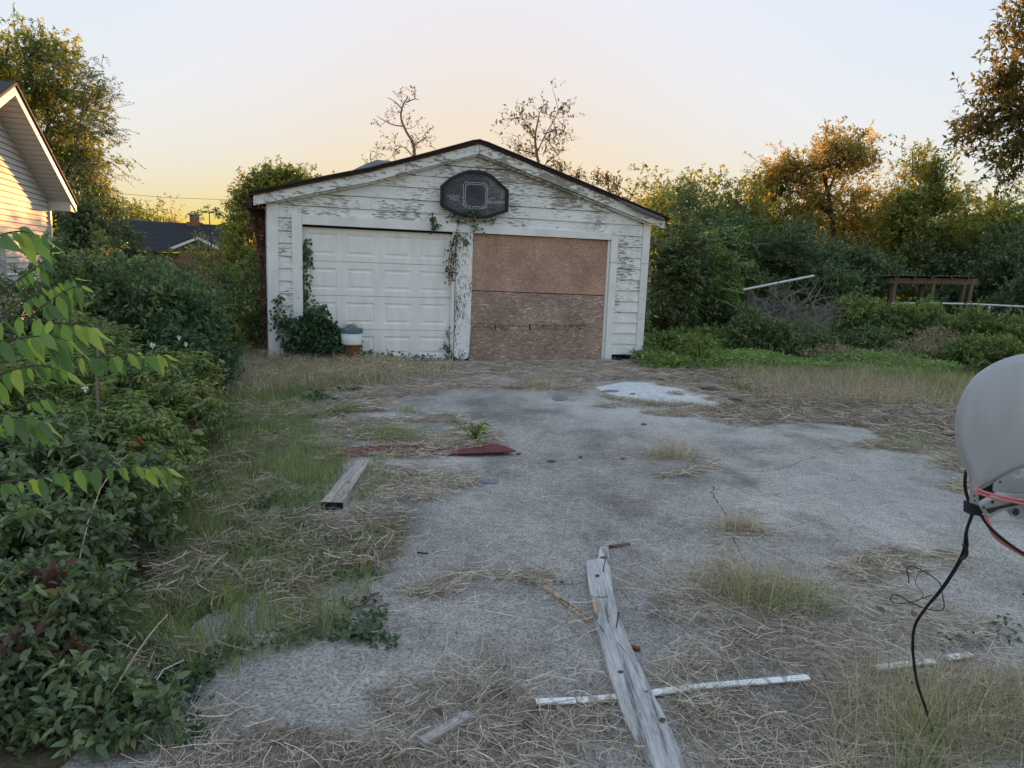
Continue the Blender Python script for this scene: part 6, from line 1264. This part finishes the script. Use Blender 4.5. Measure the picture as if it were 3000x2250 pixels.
tree('far_tree', 'sunlit tree nearest the big left tree on the skyline', 320, 54.0, 600, 740, 60, L_olive, 90, 6, 8, .22, .11, 106, .9, trunk_r=.15, twr=0)
tree('thin_tree', 'small sparse tree on the skyline left of the chimney', 515, 56.0, 603, 700, 32, L_gold, 16, 4, 6, .18, .08, 107, .7, trunk_r=.05)
tree('broadleaf_tree', 'bushy tree rising behind the left garage eave', 790, 20.0, 495, 900, 105, L_olive, 190, 6, 9, .095, .045, 108, .38, blobs=[(800, 540, 75, 45, 0, 60), (870, 545, 45, 40, 0, 30), (740, 590, 60, 60, 0, 55), (730, 680, 55, 70, -.5, 50), (800, 640, 90, 60, 0, 50)])
tree('tall_bush', 'tall yellow-green bush at the left garage corner', 715, 12.9, 720, 1000, 70, L_olive, 150, 6, 9, .085, .032, 109, .26, cat='shrub', trunk_r=.035, upb=.8)
tree('sunlit_bush', 'bush with bright yellow sunlit tips under the left eave', 768, 15.0, 640, 960, 45, L_gold, 90, 6, 8, .085, .035, 110, .24, cat='shrub', trunk_r=.03, upb=.8)
um = A(616, 760, 13.0); us_ = thing('umbrella_sapling', 'slender sapling with flat umbrella top before the far roof', 'sapling', (um[0], um[1], 0)); tp = A(613, 625, 13.0); mb = MB(); mb.tube(spline([(um[0], um[1], 0), A(620, 740, 13), A(616, 680, 13), tp], 4), np.linspace(.02, .007, 13), 6); Cs = []
for (x, y) in ((575, 625), (590, 618), (610, 612), (630, 613), (648, 618), (662, 628), (585, 632), (640, 628)): p = A(x, y, 13 + rng.uniform(-.2, .2)); limb(mb, tp, p, .006, .003, .25, 5, 4); Cs.append(p)
for (x, y) in ((600, 680), (640, 675), (650, 690)): p = A(x, y, 13); limb(mb, A(617, 695, 13), p, .005, .003, .25, 5, 4); Cs.append(p)
mb.build('trunk', M_bark, us_, world=True); V, Fq, at, S, E_ = foliage(Cs, .11, 5, 9, .05, .016, tp - np.array([0, 0, .1]), .5, .1, pinnate=True); leaf_part('crown', [(V, Fq, at)], L_dark, us_)
for i, (X, Y, zt, lab) in enumerate(((-13.2, 36.0, 3.5, 'added sun-blocking tree far behind the left garage eave, leftmost of its row'), (-11.0, 37.0, 3.75, 'added sun-blocking tree of the far row, second from the left'), (-8.8, 36.0, 3.7, 'added sun-blocking tree of the far row behind the roll-up door bay'))):  # unseen trees added to shade the lower wall of the neighbour house
    p = np.array([X, Y, 0]); tree('sun_block_tree', lab, 1500 + X / Y * F, Y, 765 - (zt - 1.5) / Y * F, 800, 70, L_dark, 130, 6, 8, .16, .08, 150 + i, .5, group='sun-blocking tree row added behind the garage', trunk_r=.1, twr=0)
# trees above the garage roof
def bare_tree(name, label, Y, trunk, limbs_, clusters, mat, L, r, tr=.05, nt=6, nl=6):
    b = A(trunk[0][0], 760, Y); root = thing(name, label, 'tree', (b[0], Y, 0)); mb = MB(); P = spline([(b[0], Y, -.05)] + [A(x, y, Y) for x, y in trunk], 5); mb.tube(P, np.linspace(tr, tr * .22, len(P)), 6); H = [p for p in P[4:]]
    for pa in limbs_: Q = spline([A(x, y, Y + rng.uniform(-.2, .2)) for x, y in pa], 5); mb.tube(Q, np.linspace(tr * .3, .006, len(Q)), 5); H += list(Q)
    H = np.array(H); C = np.concatenate([A(x, y, Y) + rn(k, 3) * np.array([w_, .5 * w_, w_]) * Y / F for x, y, w_, k in clusters])
    for c in C: limb(mb, H[int(np.argmin(np.linalg.norm(H - c, axis=1)))], c, .008, .004, .1, 4, 4)
    mb.build('trunk', M_barklight, root, world=True, smooth=True); V, Fq, at, S, E_ = foliage(C, r, nt, nl, L, L * .45, C.mean(0) - np.array([0, 0, .6]), .2, .4); leaf_part('leaves', [(V, Fq, at)], mat, root); TV, TF = twig_arrays(S, E_, .004); tag(link('twigs', mesh_np('twigs', TV - loc_of(root), TF), M_barklight, root), kind='stuff'); return root
bare_tree('bent_tree', 'crooked half-bare tree rising behind the left roof slope', 19.0, [(1220, 640), (1215, 470), (1210, 420), (1190, 385), (1175, 345), (1180, 310), (1195, 285)], [[(1180, 370), (1150, 365), (1120, 350), (1105, 340)], [(1178, 320), (1160, 300), (1135, 285)], [(1190, 300), (1215, 290), (1228, 293)], [(1212, 430), (1235, 410), (1260, 400)], [(1212, 460), (1180, 430), (1150, 450)]], [(1155, 330, 16, 3), (1185, 290, 20, 4), (1130, 345, 14, 2), (1200, 375, 10, 3), (1215, 420, 16, 7), (1255, 405, 10, 3), (1160, 440, 16, 7), (1190, 455, 20, 5), (1220, 285, 8, 2)], L_roofleaf, .075, .22, .06, 3, 4)
bare_tree('leafy_young_tree', 'slender leafy tree rising behind the right roof slope', 18.5, [(1585, 660), (1580, 500), (1572, 450), (1568, 400), (1575, 360), (1580, 330)], [[(1572, 450), (1600, 390), (1625, 350), (1635, 320)], [(1568, 410), (1545, 370), (1530, 345)], [(1580, 500), (1610, 470), (1640, 450)], [(1572, 450), (1530, 440), (1515, 430)], [(1600, 390), (1640, 380), (1655, 385)]], [(1580, 330, 26, 8), (1630, 330, 22, 7), (1530, 355, 20, 7), (1545, 400, 24, 7), (1600, 410, 24, 8), (1640, 390, 16, 5), (1560, 450, 26, 7), (1620, 450, 20, 6), (1510, 455, 16, 5), (1590, 490, 34, 9), (1640, 500, 18, 4)], L_roofleaf, .085, .24, .06, 4, 4)
bare_tree('roof_twigs', 'bare twigs poking up behind the crumpled roofing sheet', 17.0, [(1090, 600), (1090, 500), (1085, 460), (1088, 442)], [[(1090, 490), (1070, 470), (1060, 465)], [(1087, 470), (1100, 455)]], [(1085, 460, 12, 5)], L_deadleaf, .05, .2, .02, 4, 2)
bare_tree('roof_shrub', 'leafy shoots showing low over the right roof slope', 17.0, [(1690, 700), (1690, 560), (1695, 525), (1692, 510)], [[(1692, 560), (1660, 530), (1650, 515)], [(1692, 560), (1720, 545), (1725, 530)]], [(1660, 520, 14, 5), (1700, 535, 16, 5), (1690, 515, 10, 2), (1640, 505, 10, 3)], L_roofleaf, .085, .2, .03, 4, 4)
bare_tree('roof_shrub', 'upright leafy shoots between garage roof and right trees', 17.0, [(1790, 720), (1790, 600), (1782, 550), (1765, 510)], [[(1785, 570), (1800, 530), (1796, 515)], [(1785, 590), (1740, 560), (1738, 520)]], [(1770, 530, 8, 7), (1798, 540, 8, 6), (1738, 535, 7, 5), (1800, 570, 14, 8), (1830, 590, 16, 10)], L_roofleaf, .085, .2, .03, 4, 4)
